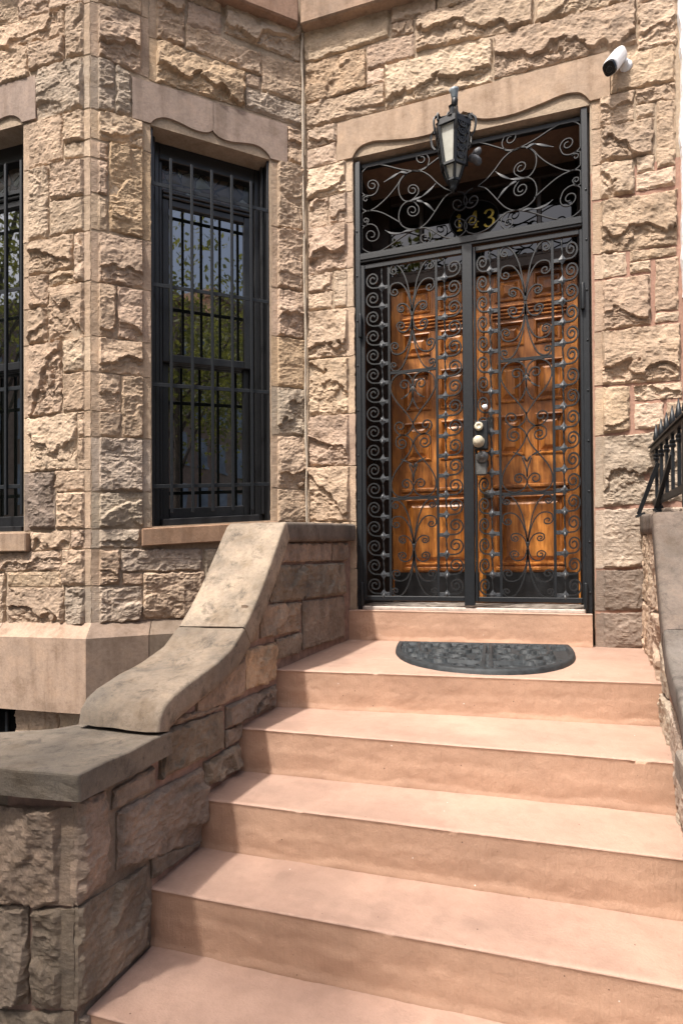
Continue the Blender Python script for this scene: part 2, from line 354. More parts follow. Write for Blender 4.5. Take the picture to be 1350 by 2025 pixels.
def stone(mb, pl, q, jambs=(), style=None, col='t', res=.0056, H=None, seed=None, joint=.0024, mat=0, relief=1.):
    """one rock-faced block: q = (s,z) corners TL,TR,BR,BL; raised broken face inside a drafted edge"""
    rg = random.Random(RNG.randint(0, 10**9) if seed is None else seed)
    q = np.array(q, float)
    if q[0, 0] > q[1, 0]: q = q[[1, 0, 3, 2]]
    w = np.linalg.norm(q[1]-q[0])*.5+np.linalg.norm(q[2]-q[3])*.5; hh = abs(q[0, 1]-q[3, 1])*.5+abs(q[1, 1]-q[2, 1])*.5
    nu = max(6, int(w/res)); nv = max(6, int(hh/res))
    u, v = np.meshgrid(np.linspace(0, 1, nu), np.linspace(0, 1, nv))
    ju, jv = joint/w, joint/hh; uu = ju+u*(1-2*ju); vv = jv+v*(1-2*jv)
    S = (q[0, 0]*(1-uu)+q[1, 0]*uu)*(1-vv)+(q[3, 0]*(1-uu)+q[2, 0]*uu)*vv
    Z = (q[0, 1]*(1-uu)+q[1, 1]*uu)*(1-vv)+(q[3, 1]*(1-uu)+q[2, 1]*uu)*vv
    sd = rg.randint(0, 99999)
    # margins on jamb / arris sides
    def near(a): return any(abs(a-j) < .03 for j in jambs)
    ml = .043 if near(min(q[0, 0], q[3, 0])) else .0; mr = .043 if near(max(q[1, 0], q[2, 0])) else .0
    dl, dr, dt, db = u*w, (1-u)*w, v*hh, (1-v)*hh
    wob = fbm(S*28, Z*28, sd, 3)*.014
    def edge(d, mg, wd): return sstep((d-mg+(wob if mg == 0 else wob*.4))/wd)
    wl, wr, wb = (rg.uniform(.006, .018) for _ in range(3)); wt = rg.uniform(.004, .010)
    e = edge(dl, ml, wl if not ml else .008)*edge(dr, mr, wr if not mr else .008)*edge(dt, .0, wt)*edge(db, .0, wb)
    e = np.clip(e, 0, 1)**.75
    if H is None: H = min(.058, .17*min(w, hh)+.018)*rg.uniform(.8, 1.15)
    H *= relief*.54
    style = style or rg.choice('llcrrfl')
    x, z = S*1., Z*1.
    wx = x+fbm(x*9, z*9, sd+1, 3)*.05; wz = z+fbm(x*9, z*9, sd+2, 3)*.05
    # fractured facets
    K = max(3, int(w*hh*55)+rg.randint(2, 4)); best = np.full(S.shape, 9.); fac = np.zeros(S.shape)
    for k in range(K):
        a, b = rg.random(), rg.random()
        cx_ = q[0, 0]+(q[1, 0]-q[0, 0])*a; cz_ = q[0, 1]+(q[3, 1]-q[0, 1])*b
        d = (wx-cx_)**2+((wz-cz_)*1.25)**2; pz = rg.uniform(-.35, .35)+ .10; pxx = rg.uniform(-.3, .3); o = rg.uniform(-.25, .25)
        val = o*H+(wx-cx_)*pxx*.55+(wz-cz_)*pz*.55; mask = d < best; fac[mask] = val[mask]; best[mask] = d[mask]
    # soften cliffs a little
    for _ in range(1):
        f2 = fac.copy(); f2[1:-1, 1:-1] = (fac[1:-1, 1:-1]*2+fac[:-2, 1:-1]+fac[2:, 1:-1]+fac[1:-1, :-2]+fac[1:-1, 2:])/6; fac = f2
    med = fbm(x*13, z*13, sd+5, 4)
    fine = ridged(x*30, z*42, sd+6, 3)
    if style == 'f': h = e*(H*.40+med*.006+fine*.003+fac*.28)
    elif style == 'r': h = e*(H*.52+fac*.75+med*.007+fine*.005)
    elif style == 's': h = e*(.008+med*.003)
    else:
        ang = rg.uniform(-.28, .28) if style == 'l' else rg.choice((-1, 1))*rg.uniform(.5, 1.0)
        v0 = rg.uniform(.5, .8) if style == 'l' else rg.uniform(.45, .65)
        cx_ = q[:, 0].mean(); cz_ = q[0, 1]+(q[3, 1]-q[0, 1])*v0
        t = (z-cz_)*math.cos(ang)+(x-cx_)*math.sin(ang)+fbm(x*9, z*9, sd+8, 4)*.10+vnoise(x*4, z*4, sd+9)*.05
        up = sstep(t/.008+.5)
        ztop = q[0, 1]-cz_; rise = np.clip(1-np.maximum(t, 0)/max(ztop, .05), 0, 1)      # the face swells out towards the lip
        hollow = .1+.9*sstep((-t)/.10)            # deepest right under the lip
        t2 = t+rg.uniform(.03, .06)+fbm(x*14, z*14, sd+14, 3)*.05
        up2 = sstep(t2/.007+.5)*(1-up)
        h = e*(H*(.30*hollow+fbm(x*16, z*16, sd+12, 3)*.28)+up*H*(.42+.62*rise+.30*fbm(x*6, z*6, sd+13, 3))+up2*H*.26+fac*(.55-.25*up)+med*(.012-.005*up)+fine*(.006-.003*up))
    ca_ = rg.uniform(-.7, .7); wv = ridged((x*math.cos(ca_)+z*math.sin(ca_))*26+fbm(x*8, z*8, sd+40, 3)*1.6, (z*math.cos(ca_)-x*math.sin(ca_))*60+fbm(x*8, z*8, sd+41, 3)*2.4, sd+42, 2)
    h = h+e*wv*.0018*(0 if style == 's' else 1)
    h = np.maximum(h, -.004*1)+e*fbm(x*70, z*70, sd+15, 2)*.0018+fbm(x*55, z*55, sd+17, 2)*.0014
    # rough outline of the joint
    jw = (1-sstep(np.minimum(np.minimum(dl, dr), np.minimum(dt, db))/.02))
    S = S+jw*fbm(x*35, z*35, sd+20, 3)*.006; Z = Z+jw*fbm(x*35, z*35, sd+21, 3)*.006
    if ml or mr:
        tool = np.sin(Z*520)*.00025; h = h+tool*(((dl < ml) & (ml > 0)) | ((dr < mr) & (mr > 0)))
    c0 = np.array(CK[col])*rg.uniform(.9, 1.1)*np.array([1, rg.uniform(.985, 1.015), rg.uniform(.965, 1.03)])
    cvar = 1+fbm(x*7, z*7, sd+30, 4)[..., None]*.28
    c = np.clip(c0*cvar, 0, 1)
    V = pl.W(S, Z, h)
    # skirt back into the bed
    top, bot = pl.W(S[:1], Z[:1], h[:1]*0-.02), pl.W(S[-1:], Z[-1:], h[-1:]*0-.02)
    V = np.concatenate([top, V, bot]); c = np.concatenate([c[:1], c, c[-1:]])
    Sx = np.concatenate([S[:1], S, S[-1:]]); Zx = np.concatenate([Z[:1], Z, Z[-1:]])
    lf = pl.W(Sx[:, :1], Zx[:, :1], Sx[:, :1]*0-.02); rt = pl.W(Sx[:, -1:], Zx[:, -1:], Sx[:, -1:]*0-.02)
    V = np.concatenate([lf, V, rt], 1); c = np.concatenate([c[:, :1], c, c[:, -1:]], 1)
    mb.grid(V, mat, c, False, pl.flip)
def quad(pl, r, arris=None):
    """(x0,yt0,yb0,x1,yt1,yb1) in photo points -> (s,z) corners on the wall plane; x may be ('A',) for the arris"""
    x0, t0, b0, x1, t1, b1 = r[:6]
    def c(x, y):
        if x == 'A': p = pl.px(178.5, y); p[0] = arris; return p
        return pl.px(x, y)
    return [c(x0, t0), c(x1, t1), c(x1, b1), c(x0, b0)]
def wallbox(mb, pl, s0, s1, z0, z1, h0=-.30, h1=-.0035, mats=(1, 0)):
    """bed of mortar; its reveals are stone"""
    v = [pl.w(a, z, h) for h in (h1, h0) for z in (z0, z1) for a in (s0, s1)]
    v = np.array(v); f = [(0, 1, 3, 2), (5, 4, 6, 7), (4, 0, 2, 6), (1, 5, 7, 3), (2, 3, 7, 6), (4, 5, 1, 0)]
    if pl.flip: f = [q[::-1] for q in f]
    mb.add(v, f[:1], mats[0]); mb.add(v, f[1:], mats[1], C_TAN)

house = thing('stone_house', 'rock faced tan brownstone row house with canted bay beside its arched lintel doorway', 'house')

# ---- door wall stones (photo points)
D = '''607 259 295 666 243 281 l l|607 298 335 665 282 321 f l|607 336 397 697 317 377 l l|610 398 418 649 390 414 l l|610 419 452 649 415 446 f l|650 389 446 698 378 438 l l
610 453 545 699 439 528 l t|609 546 582 658 538 574 l l|609 583 616 658 575 610 f l|660 537 609 699 529 606 f l|609 617 712 701 607 702 l t|610 713 823 702 703 816 c t
610 824 922 703 817 920 c t|610 924 1031 704 921 1031 c t|610 1032 1124 705 1032 1124 f t|610 1125 1206 706 1125 1206 f b
600 52 129 770 -3 74 f l|773 -45 47 862 -60 24 f l|773 48 74 818 36 65 l t|863 -60 24 928 -70 5 r t|821 35 103 1055 -32 52 l b|1056 -32 50 1257 -90 0 l b
975 72 157 1257 0 87 l t|761 135 218 974 75 162 l l|725 93 142 820 66 114 f t|725 143 172 760 135 163 f l|602 131 208 724 95 174 r o|604 209 257 761 164 217 r t
1259 9 105 1338 -12 87 l t|1259 -90 8 1338 -120 -13 f t|1206 111 187 1335 87 160 f t|1168 197 257 1253 179 238 l t|1254 180 208 1335 163 195 l t|1255 209 237 1294 202 228 f l
1297 200 334 1335 196 325 f t|1168 258 328 1293 231 304 c t|1169 329 398 1255 315 382 c l|1257 313 344 1294 306 337 f l|1257 345 379 1336 328 366 f l
1170 401 504 1338 374 485 l t|1173 505 554 1238 497 543 f l|1244 496 517 1337 487 505 f t|1243 519 542 1286 515 537 f l|1294 513 616 1341 506 612 f t|1174 556 657 1286 541 641 l t
1294 619 639 1341 614 634 f l|1173 658 764 1345 637 752 l t|1175 766 862 1245 762 852 l t|1252 762 793 1348 755 787 l l|1253 798 849 1312 795 846 f l|1316 795 846 1360 790 840 f t
1175 864 1005 1350 850 990 l g|1175 1008 1125 1350 1001 1118 f g|1176 1127 1208 1350 1124 1206 f d|1176 1212 1283 1350 1209 1281 f d'''
def parse(txt): return [[(p if p == 'A' else float(p)) for p in it.split()[:6]]+it.split()[6:] for it in txt.replace('\n', '|').split('|')]
WD = 1.415
def coursed(mb, pl, s0, s1, z0, z1, cols='tttlbog', res=.013, **k):
    """random coursed blocks where the photo shows nothing exact"""
    rg = random.Random(int(s1*977+z0*131)); z = z0
    while z < z1-.02:
        h_ = rg.uniform(.15, .27); h_ = h_ if z+h_ < z1-.1 else z1-z; s = s0
        while s < s1-.02:
            w_ = rg.uniform(.22, .6); w_ = w_ if s+w_ < s1-.14 else s1-s
            stone(mb, pl, [(s, z+h_), (s+w_, z+h_), (s+w_, z), (s, z)], (), None, rg.choice(cols), res=res, seed=rg.randint(0, 10**8), **k); s += w_
        z += h_
mb = MB()
for r in parse(D): stone(mb, P_DOOR, quad(P_DOOR, r), (0., 1.41), r[6], r[7])
wallbox(mb, P_DOOR, -.37, -.004, -.5, 4.12); wallbox(mb, P_DOOR, WD, 1.90, -.5, 3.72, mats=(2, 0)); wallbox(mb, P_DOOR, WD, 1.90, 3.72, 4.12); wallbox(mb, P_DOOR, -.37, 1.90, 4.12, 7.5)
wallbox(mb, P_DOOR, -.004, WD, -.5, .95)
coursed(mb, P_DOOR, -.33, 1.86, 5.26, 7.4)
wall_d = mb.build('rock_faced_wall', [M_ROCK, M_MORTAR, M_PINKM], house)
wall_d['label'] = 'door wall of tan rock faced blocks'
# ---- canted bay wall
C = '''A 2 108 295 37 155 l t|A -60 1 233 -60 15 f b|233 -60 13 295 -60 37 f t|295 -60 72 366 -60 94 l t|370 -50 2 438 -45 27 r t|370 3 50 438 28 70 f t|443 -8 65 595 56 125 l l
295 73 158 485 144 215 l o|366 51 95 517 107 152 r t|517 108 180 597 130 207 f t|485 145 170 515 153 178 f t|485 173 215 597 208 253 r g|568 250 290 600 261 298 l t|568 291 323 601 299 335 l t
A 110 213 228 125 223 r g|228 125 223 260 150 233 r g|A 215 271 299 246 302 l t|A 275 309 214 288 318 f t|A 312 378 214 320 389 r t|A 381 453 214 391 456 f b|215 283 456 299 303 477 r o
A 455 555 299 478 575 l t|A 556 662 231 565 670 l t|231 565 670 299 576 679 l t|A 664 733 299 680 748 l t|A 735 812 240 741 815 l t|240 742 865 299 748 868 r t|A 813 863 240 816 865 f b
A 865 971 299 869 972 r g|A 973 1045 299 974 1043 r g|A 1047 1084 279 1045 1083 l g|A 1086 1158 238 1086 1157 l t|240 1085 1131 400 1084 1128 r g|241 1133 1158 282 1133 1157 f t|283 1131 1226 405 1130 1222 r t
A 1160 1236 282 1159 1230 r g|402 1085 1222 520 1083 1216 f g|522 1040 1130 600 1040 1128 f t|522 1131 1216 603 1130 1212 f t
536 319 446 600 335 460 r t|536 447 567 601 461 578 r t|536 569 663 602 580 671 l t|536 664 763 603 672 770 f o|536 764 859 604 771 863 c g|536 861 964 605 864 968 l b|536 966 1034 606 969 1034 r t'''
mb = MB()
for r in parse(C): stone(mb, P_CANT, quad(P_CANT, r, ARR), (ARR, .228, .967), r[6], r[7])
def kt(z): return float(np.interp(z, [1.1, 1.72, 4.12], [.03, .076, -.008]))
def cw(d, z, h=0.):
    """canted wall point: the old wall has settled, so low beds run slightly out of level"""
    return P_CANT.w(d, z+kt(z)*(.967-d), h)
W0, W1, WB, WT = .228, .967, 1.722, 4.128
def cwbox(mb, s0, s1, z0, z1, h0=-.3, h1=-.0035, mats=(1, 0)):
    v = np.array([cw(a, z, h) for h in (h1, h0) for z in (z0, z1) for a in (s0, s1)])
    f = [(0, 1, 3, 2), (5, 4, 6, 7), (4, 0, 2, 6), (1, 5, 7, 3), (2, 3, 7, 6), (4, 5, 1, 0)]; f = [q[::-1] for q in f]
    mb.add(v, f[:1], mats[0]); mb.add(v, f[1:], mats[1], C_TAN)
cwbox(mb, 0., W0, -.6, WT); cwbox(mb, W1, ARR, -.6, WT); cwbox(mb, W0, W1, -.6, WB); cwbox(mb, 0, ARR, WT, 7.5)
coursed(mb, P_CANT, .02, ARR, 5.26, 7.4)
wall_c = mb.build('rock_faced_wall', [M_ROCK, M_MORTAR], house); wall_c['label'] = 'canted bay wall of tan rock faced blocks'
# ---- front bay wall
F = '''-70 -90 62 37 -90 43 r t|37 -90 42 98 -90 27 r t|98 -90 27 A -90 3 f t|-70 70 120 128 19 71 l t|129 17 117 A 4 106 r b|-70 121 190 58 88 158 r t|58 88 143 129 72 120 r t|74 139 237 A 109 212 r g
47 247 338 126 228 316 f t|127 228 289 A 214 274 r t|127 290 315 A 275 309 f l|47 339 482 98 330 470 r l|99 328 398 A 311 385 r t|99 399 469 A 386 455 f b|47 484 549 146 460 532 l t|147 462 560 A 456 554 r t
47 551 614 97 541 606 r t|98 541 570 147 533 559 l t|98 571 677 A 555 664 c t|47 615 685 96 607 678 l t|48 686 828 124 675 818 c t|125 673 738 A 665 733 r l|125 740 815 A 734 811 f t|48 829 935 153 814 928 l l
154 814 865 A 812 863 r t|155 867 928 A 865 928 r t|111 930 973 A 929 971 f t|48 936 1050 110 932 1047 r d|112 974 1047 A 973 1045 r t|62 1051 1090 140 1048 1086 l t|141 1048 1085 A 1047 1084 l t
-70 1096 1131 122 1088 1128 l t|123 1087 1158 A 1086 1158 r t|15 1132 1160 122 1129 1160 f t|-70 1132 1236 13 1132 1236 r l|14 1162 1234 128 1161 1234 l t|129 1161 1236 A 1160 1236 r g'''
mb = MB()
FJ = P_FRONT.px(46, 247)[0]
for r in parse(F): stone(mb, P_FRONT, quad(P_FRONT, r, 0.), (0., FJ), r[6], r[7])
FW = .745; FL = FJ+FW+.46; fb, ft = 1.70, 4.14
wallbox(mb, P_FRONT, 0, FJ, -.6, ft); wallbox(mb, P_FRONT, FJ+FW, FL, -.6, ft); wallbox(mb, P_FRONT, FJ, FJ+FW, -.6, fb); wallbox(mb, P_FRONT, 0, FL, ft, 7.5)
z = 1.16
for k in range(14):   # coursed blocks on the pier beyond the second window
    hh_ = (.17, .22, .26, .19)[k % 4]; a = FJ+FW
    if z+hh_ > 4.4: break
    if k % 2: stone(mb, P_FRONT, [(a, z+hh_), (FL, z+hh_), (FL, z), (a, z)], (a, FL))
    else: stone(mb, P_FRONT, [(a, z+hh_), (a+.2, z+hh_), (a+.2, z), (a, z)], (a,)); stone(mb, P_FRONT, [(a+.2, z+hh_), (FL, z+hh_), (FL, z), (a+.2, z)], (FL,))
    z += hh_
coursed(mb, P_FRONT, P_FRONT.px(-70, 100)[0]+.003, FL, 4.42, 5.0); coursed(mb, P_FRONT, 0, FL, 5.26, 7.4)
wall_f = mb.build('rock_faced_wall', [M_ROCK, M_MORTAR], house); wall_f['label'] = 'street face of the bay in tan rock faced blocks'
# far return of the bay and the closed body of the house
mb = MB(); a = P_FRONT.w(FL, 0); ret = Plane(a, (-.72, .69, 0), (-.69, -.72, 0))
v = [ret.w(0, -.6), ret.w(1.3, -.6), ret.w(1.3, 7.5), ret.w(0, 7.5)]; mb.add(v, [(0, 3, 2, 1)], 0, C_TAN)
mb.box(-8, -2.9, 0, .3, -.6, 7.5, 0, C_TAN); mb.box(-8, 1.9, 5, 5.3, -.6, 7.5, 0, C_BROWN); mb.box(-8, 1.9, -.0, 5.2, 7.5, 7.7, 0, C_BROWN); mb.box(1.6, 1.89, .32, 5, -.6, 7.5, 0, C_BROWN)
v = [P_FRONT.w(0, 7.52), P_FRONT.w(FL, 7.52), ret.w(1.3, 7.52), np.array([XC, .1, 7.52])]; mb.add(v, [(0, 1, 2, 3)], 0, C_BROWN)
mb.build('rear_wall', [M_TOOLED], house)

# ---- smooth dressed stones: lintels, sills, string course, water table
def subdiv_prism(mb, poly, mp, h0, h1, col, mat=0):
    mb.prism(poly, mp, h0, h1, mat, col)
def lintel(poly_top, sc, mp, front, back, cham, col):
    """dressed lintel with a scalloped, chamfered lower edge. sc = lower edge on the face, left to right; the chamfer runs
    back to the straight soffit"""
    mb = MB(); (x0, zt0), (x1, zt1) = poly_top
    xs = [p[0] for p in sc]; zs = [p[1] for p in sc]
    n = len(sc); V = []
    zl, zr = zs[0], zs[-1]
    for (x, zz) in sc:
        t = (x-xs[0])/(xs[-1]-xs[0]); V.append([mp(x, zt0+(zt1-zt0)*(x-x0)/(x1-x0), front), mp(x, zz, front), mp(x, zz-.012*(zz > zl+.003), front-cham), mp(x, zl+(zr-zl)*t-.0, front-cham-.001), mp(x, zl+(zr-zl)*t, back)])
    V = np.array(V); f = []; v = V.reshape(-1, 3)
    for i in range(n-1):
        for k in range(4): f.append((i*5+k, i*5+k+1, (i+1)*5+k+1, (i+1)*5+k))
    mb.add(v, f, 0, col)
    for (xa, xb) in ((x0, xs[0]), (xs[-1], x1)):
        za = zl if xa == x0 else zr
        if abs(xa-xb) > .002:
            zt = lambda x: zt0+(zt1-zt0)*(x-x0)/(x1-x0)
            w = [mp(xa, za, front), mp(xb, za, front), mp(xb, zt(xb), front), mp(xa, zt(xa), front), mp(xa, za, back), mp(xb, za, back), mp(xb, zt(xb), back), mp(xa, zt(xa), back)]
            mb.add(w, [(0, 1, 2, 3), (0, 4, 5, 1), (3, 2, 6, 7), (0, 3, 7, 4), (1, 5, 6, 2)], 0, col)
    a = V[:, 0]; b = np.array([mp(x, zt0+(zt1-zt0)*(x-x0)/(x1-x0), back) for x in xs]); m_ = n
    mb.add(np.concatenate([a, b]), [(i, i+1, m_+i+1, m_+i) for i in range(n-1)], 0, col)
    return mb
def dm(a, z, h=0.): return P_DOOR.w(a, z, h)
sc = catmull([(-.004, 4.114), (.02, 4.150), (.06, 4.180), (.14, 4.190), (.25, 4.172), (.40, 4.152), (.53, 4.156), (.63, 4.185), (.700, 4.245)], 5)
sc = [tuple(p) for p in sc]; scr = [(1.41-x, z_+.02*(.7-x)/.7*1.) for x, z_ in sc[::-1]][1:]
o = lintel(((-.104, 4.357), (1.52, 4.39)), sc+scr, dm, .012, -.4, .125, (.395, .29, .212)).build('door_lintel', [M_TOOLED], house, True)
sc = catmull([(.967, 4.131), (.945, 4.160), (.90, 4.186), (.85, 4.192), (.78, 4.182), (.71, 4.168), (.64, 4.172), (.60, 4.195), (.592, 4.215)], 5)
sc = [tuple(p) for p in sc]; scr = [(2*.5925-x+.005, z_-.008) for x, z_ in sc[::-1]][1:]; scr[-1] = (.226, 4.124)
L_COL = (.30, .23, .192)
o = lintel(((1.071, 4.376), (.110, 4.376)), sc+scr, lambda a, z, h: P_CANT.w(a, z, h), .010, -.35, .135, L_COL).build('window_lintel', [M_TOOLED], house, True)
L1 = P_FRONT.px(73, 200)[0]
sc = [(FJ+.967-x, z_+.012) for x, z_ in sc[::1]]; scr = [(FJ*2+FW-x, z_) for x, z_ in sc[::-1]][1:]
o = lintel(((L1, 4.40), (FJ+FW+.1, 4.40)), [(FJ-.001, 4.142)]+sc[1:]+scr, lambda a, z, h: P_FRONT.w(a, z, h), .010, -.35, .135, L_COL).build('window_lintel', [M_TOOLED], house, True)
def slab(name, mp, poly, h0, h1, col, par=house, mats=M_TOOLED, b=.006):
    mb = MB(); mb.bbox(poly[0], poly[1], h0, h1, poly[2], poly[3], b, 0, col, lambda x, h, z: mp(x, z, h)); return mb.build(name, [mats], par, True)
slab('window_sill', cw, (.20, 1.027, 1.607, 1.712), -.2, .045, (.30, .19, .125))
slab('window_sill', lambda a, z, h: P_FRONT.w(a, z, h), (P_FRONT.px(50, 1070, .045)[0], FJ+FW+.06, 1.578, 1.690), -.2, .045, (.36, .26, .19))
# string course round the top
ZS = 5.005
mb = MB()
def band(pl, s0, s1, z0, z1, h0, h1, col): mb.bbox(s0, s1, h0, h1, z0, z1, .01, 0, col, lambda a, h, z: pl.w(a, z, h))
band(P_DOOR, -.33, .82, ZS, ZS+.24, -.1, .09, (.33, .23, .165)); band(P_DOOR, .823, 1.88, ZS, ZS+.24, -.1, .088, (.33, .24, .17))
band(P_CANT, .055, .72, ZS, ZS+.24, -.1, .09, (.30, .19, .135)); band(P_CANT, .723, ARR+.03, ZS, ZS+.24, -.1, .09, (.30, .20, .14)); band(P_FRONT, -.04, FL, ZS, ZS+.24, -.1, .09, (.30, .20, .14))
mb.build('string_course', [M_TOOLED], house, True)
# water table with a weathered (sloping) top; mitred at the arris
WTO = .085
def wt_pt(k, h, z):
    """k: 0 inner corner, 1 arris, 2 far end"""
    if k == 0: return P_CANT.w(-.05, z, h)
    if k == 2: return P_FRONT.w(FL+.05, z, h)
    A_ = np.array([[*P_CANT.N[:2]], [*P_FRONT.N[:2]]]); bb = np.array([P_CANT.N@P_CANT.O+h, P_FRONT.N@P_FRONT.O+h]); xy = np.linalg.solve(A_, bb); return np.array([xy[0], xy[1], z])
mb = MB()
prof = [(-.05, 1.168), (.0, 1.166), (WTO, 1.086), (WTO, .668), (.01, .655), (-.05, .655)]
def wt_seg(k0, k1, t0, t1, col, dz0, dz1):
    a = [wt_pt(k0, h, z)*(1-t0)+wt_pt(k1, h, z)*t0 for h, z in prof]; b = [wt_pt(k0, h, z)*(1-t1)+wt_pt(k1, h, z)*t1 for h, z in prof]
    for q in a: q[2] += dz0
    for q in b: q[2] += dz1
    n = len(prof); mb.add(a+b, [(i, (i+1) % n, n+(i+1) % n, n+i) for i in range(n)]+[tuple(range(n)), tuple(range(n, 2*n))[::-1]], 0, col)
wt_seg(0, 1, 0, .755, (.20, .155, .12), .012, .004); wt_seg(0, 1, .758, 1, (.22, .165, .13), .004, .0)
wt_seg(1, 2, 0, .36, (.37, .27, .205), 0, -.004); wt_seg(1, 2, .362, .75, (.36, .27, .21), -.004, -.01); wt_seg(1, 2, .752, 1, (.40, .29, .21), -.01, -.012)
mb.build('water_table', [M_TOOLED], house, True)
# basement below the water table: pale rubble and a dark basement window
mb = MB()
bw = P_FRONT.px(33, 1420)[0]
for (a, b, z0, z1) in ((0, .22, .40, .655), (.22, bw, .42, .655), (0, .30, .1, .40), (.30, bw, .1, .42)):
    stone(mb, P_FRONT, [(a, z1), (b, z1), (b, z0), (a, z0)], (), 'f', 'l')
mb.build('basement_masonry', [M_ROCK, M_MORTAR], house); mb = MB()
for (a, b) in ((0, .4), (.4, .9), (.9, ARR)): stone(mb, P_CANT, [(a, .655), (b, .655), (b, .2), (a, .2)], (), 'f', 't')
mb.build('basement_masonry', [M_ROCK, M_MORTAR], house)
mb = MB(); stone(mb, P_FRONT, [(bw+.62, .655), (FL, .655), (FL, .1), (bw+.62, .1)], (), 'f', 'l'); mb.build('basement_masonry', [M_ROCK, M_MORTAR], house)
mb = MB(); mb.box(bw, bw+.62, -.28, .003, .0, .655, 0, None, lambda a, h, z: P_FRONT.w(a, z, h))
bwin = mb.build('basement_window', [M_DARK], house)
mb = MB()
for k in range(6): mb.bbox(bw+.04+k*.11, bw+.06+k*.11, .008, .026, .02, .63, .003, 0, None, lambda a, h, z: P_FRONT.w(a, z, h))
mb.build('bar', [M_IRON], bwin)
# pale caulk bead up the inner corner
mb = MB(); zz = np.linspace(1.70, 5.0, 160); pts = []
for z_ in zz:
    n_ = vnoise(np.array(z_*6.), np.array(1.), 3)*.012; pts.append((XC+.016+n_*.6+.010*(4.0-z_)/2, -.028+n_*.4, z_))
tp = 1+np.array([float(fbm(np.array(z_*9.), np.array(2.), 5, 3)) for z_ in zz])*.6
mb.sweep(pts, (0, 1, 0), .017, .016, 0, sides=6, taper=tp); mb.build('caulk_bead', [M_CAULK], house)
# ------------------------------------------------------------------ ground
def sheet(name, x0, x1, y0, y1, z, M_):
    mb = MB(); mb.add([(x0, y0, z), (x1, y0, z), (x1, y1, z), (x0, y1, z)], [(0, 1, 2, 3)]); o = mb.build(name, [M_]); o['kind'] = 'structure'; return o
M_ASPH = simple('asphalt', (.05, .05, .052), .9, nscale=60, var=.3, bumpd=.004)
M_PAVE = simple('concrete_pavement', (.15, .145, .135), .9, nscale=8, var=.15, bumpd=.003)
sheet('ground', -300, 300, -300, 300, -.22, M_ASPH)
mb = MB(); mb.box(-60, 60, -7.2, -2.6, -.2, -.012); mb.box(-60, 60, -7.38, -7.2, -.2, -.004)
o = mb.build('pavement', [M_PAVE]); o['kind'] = 'structure'

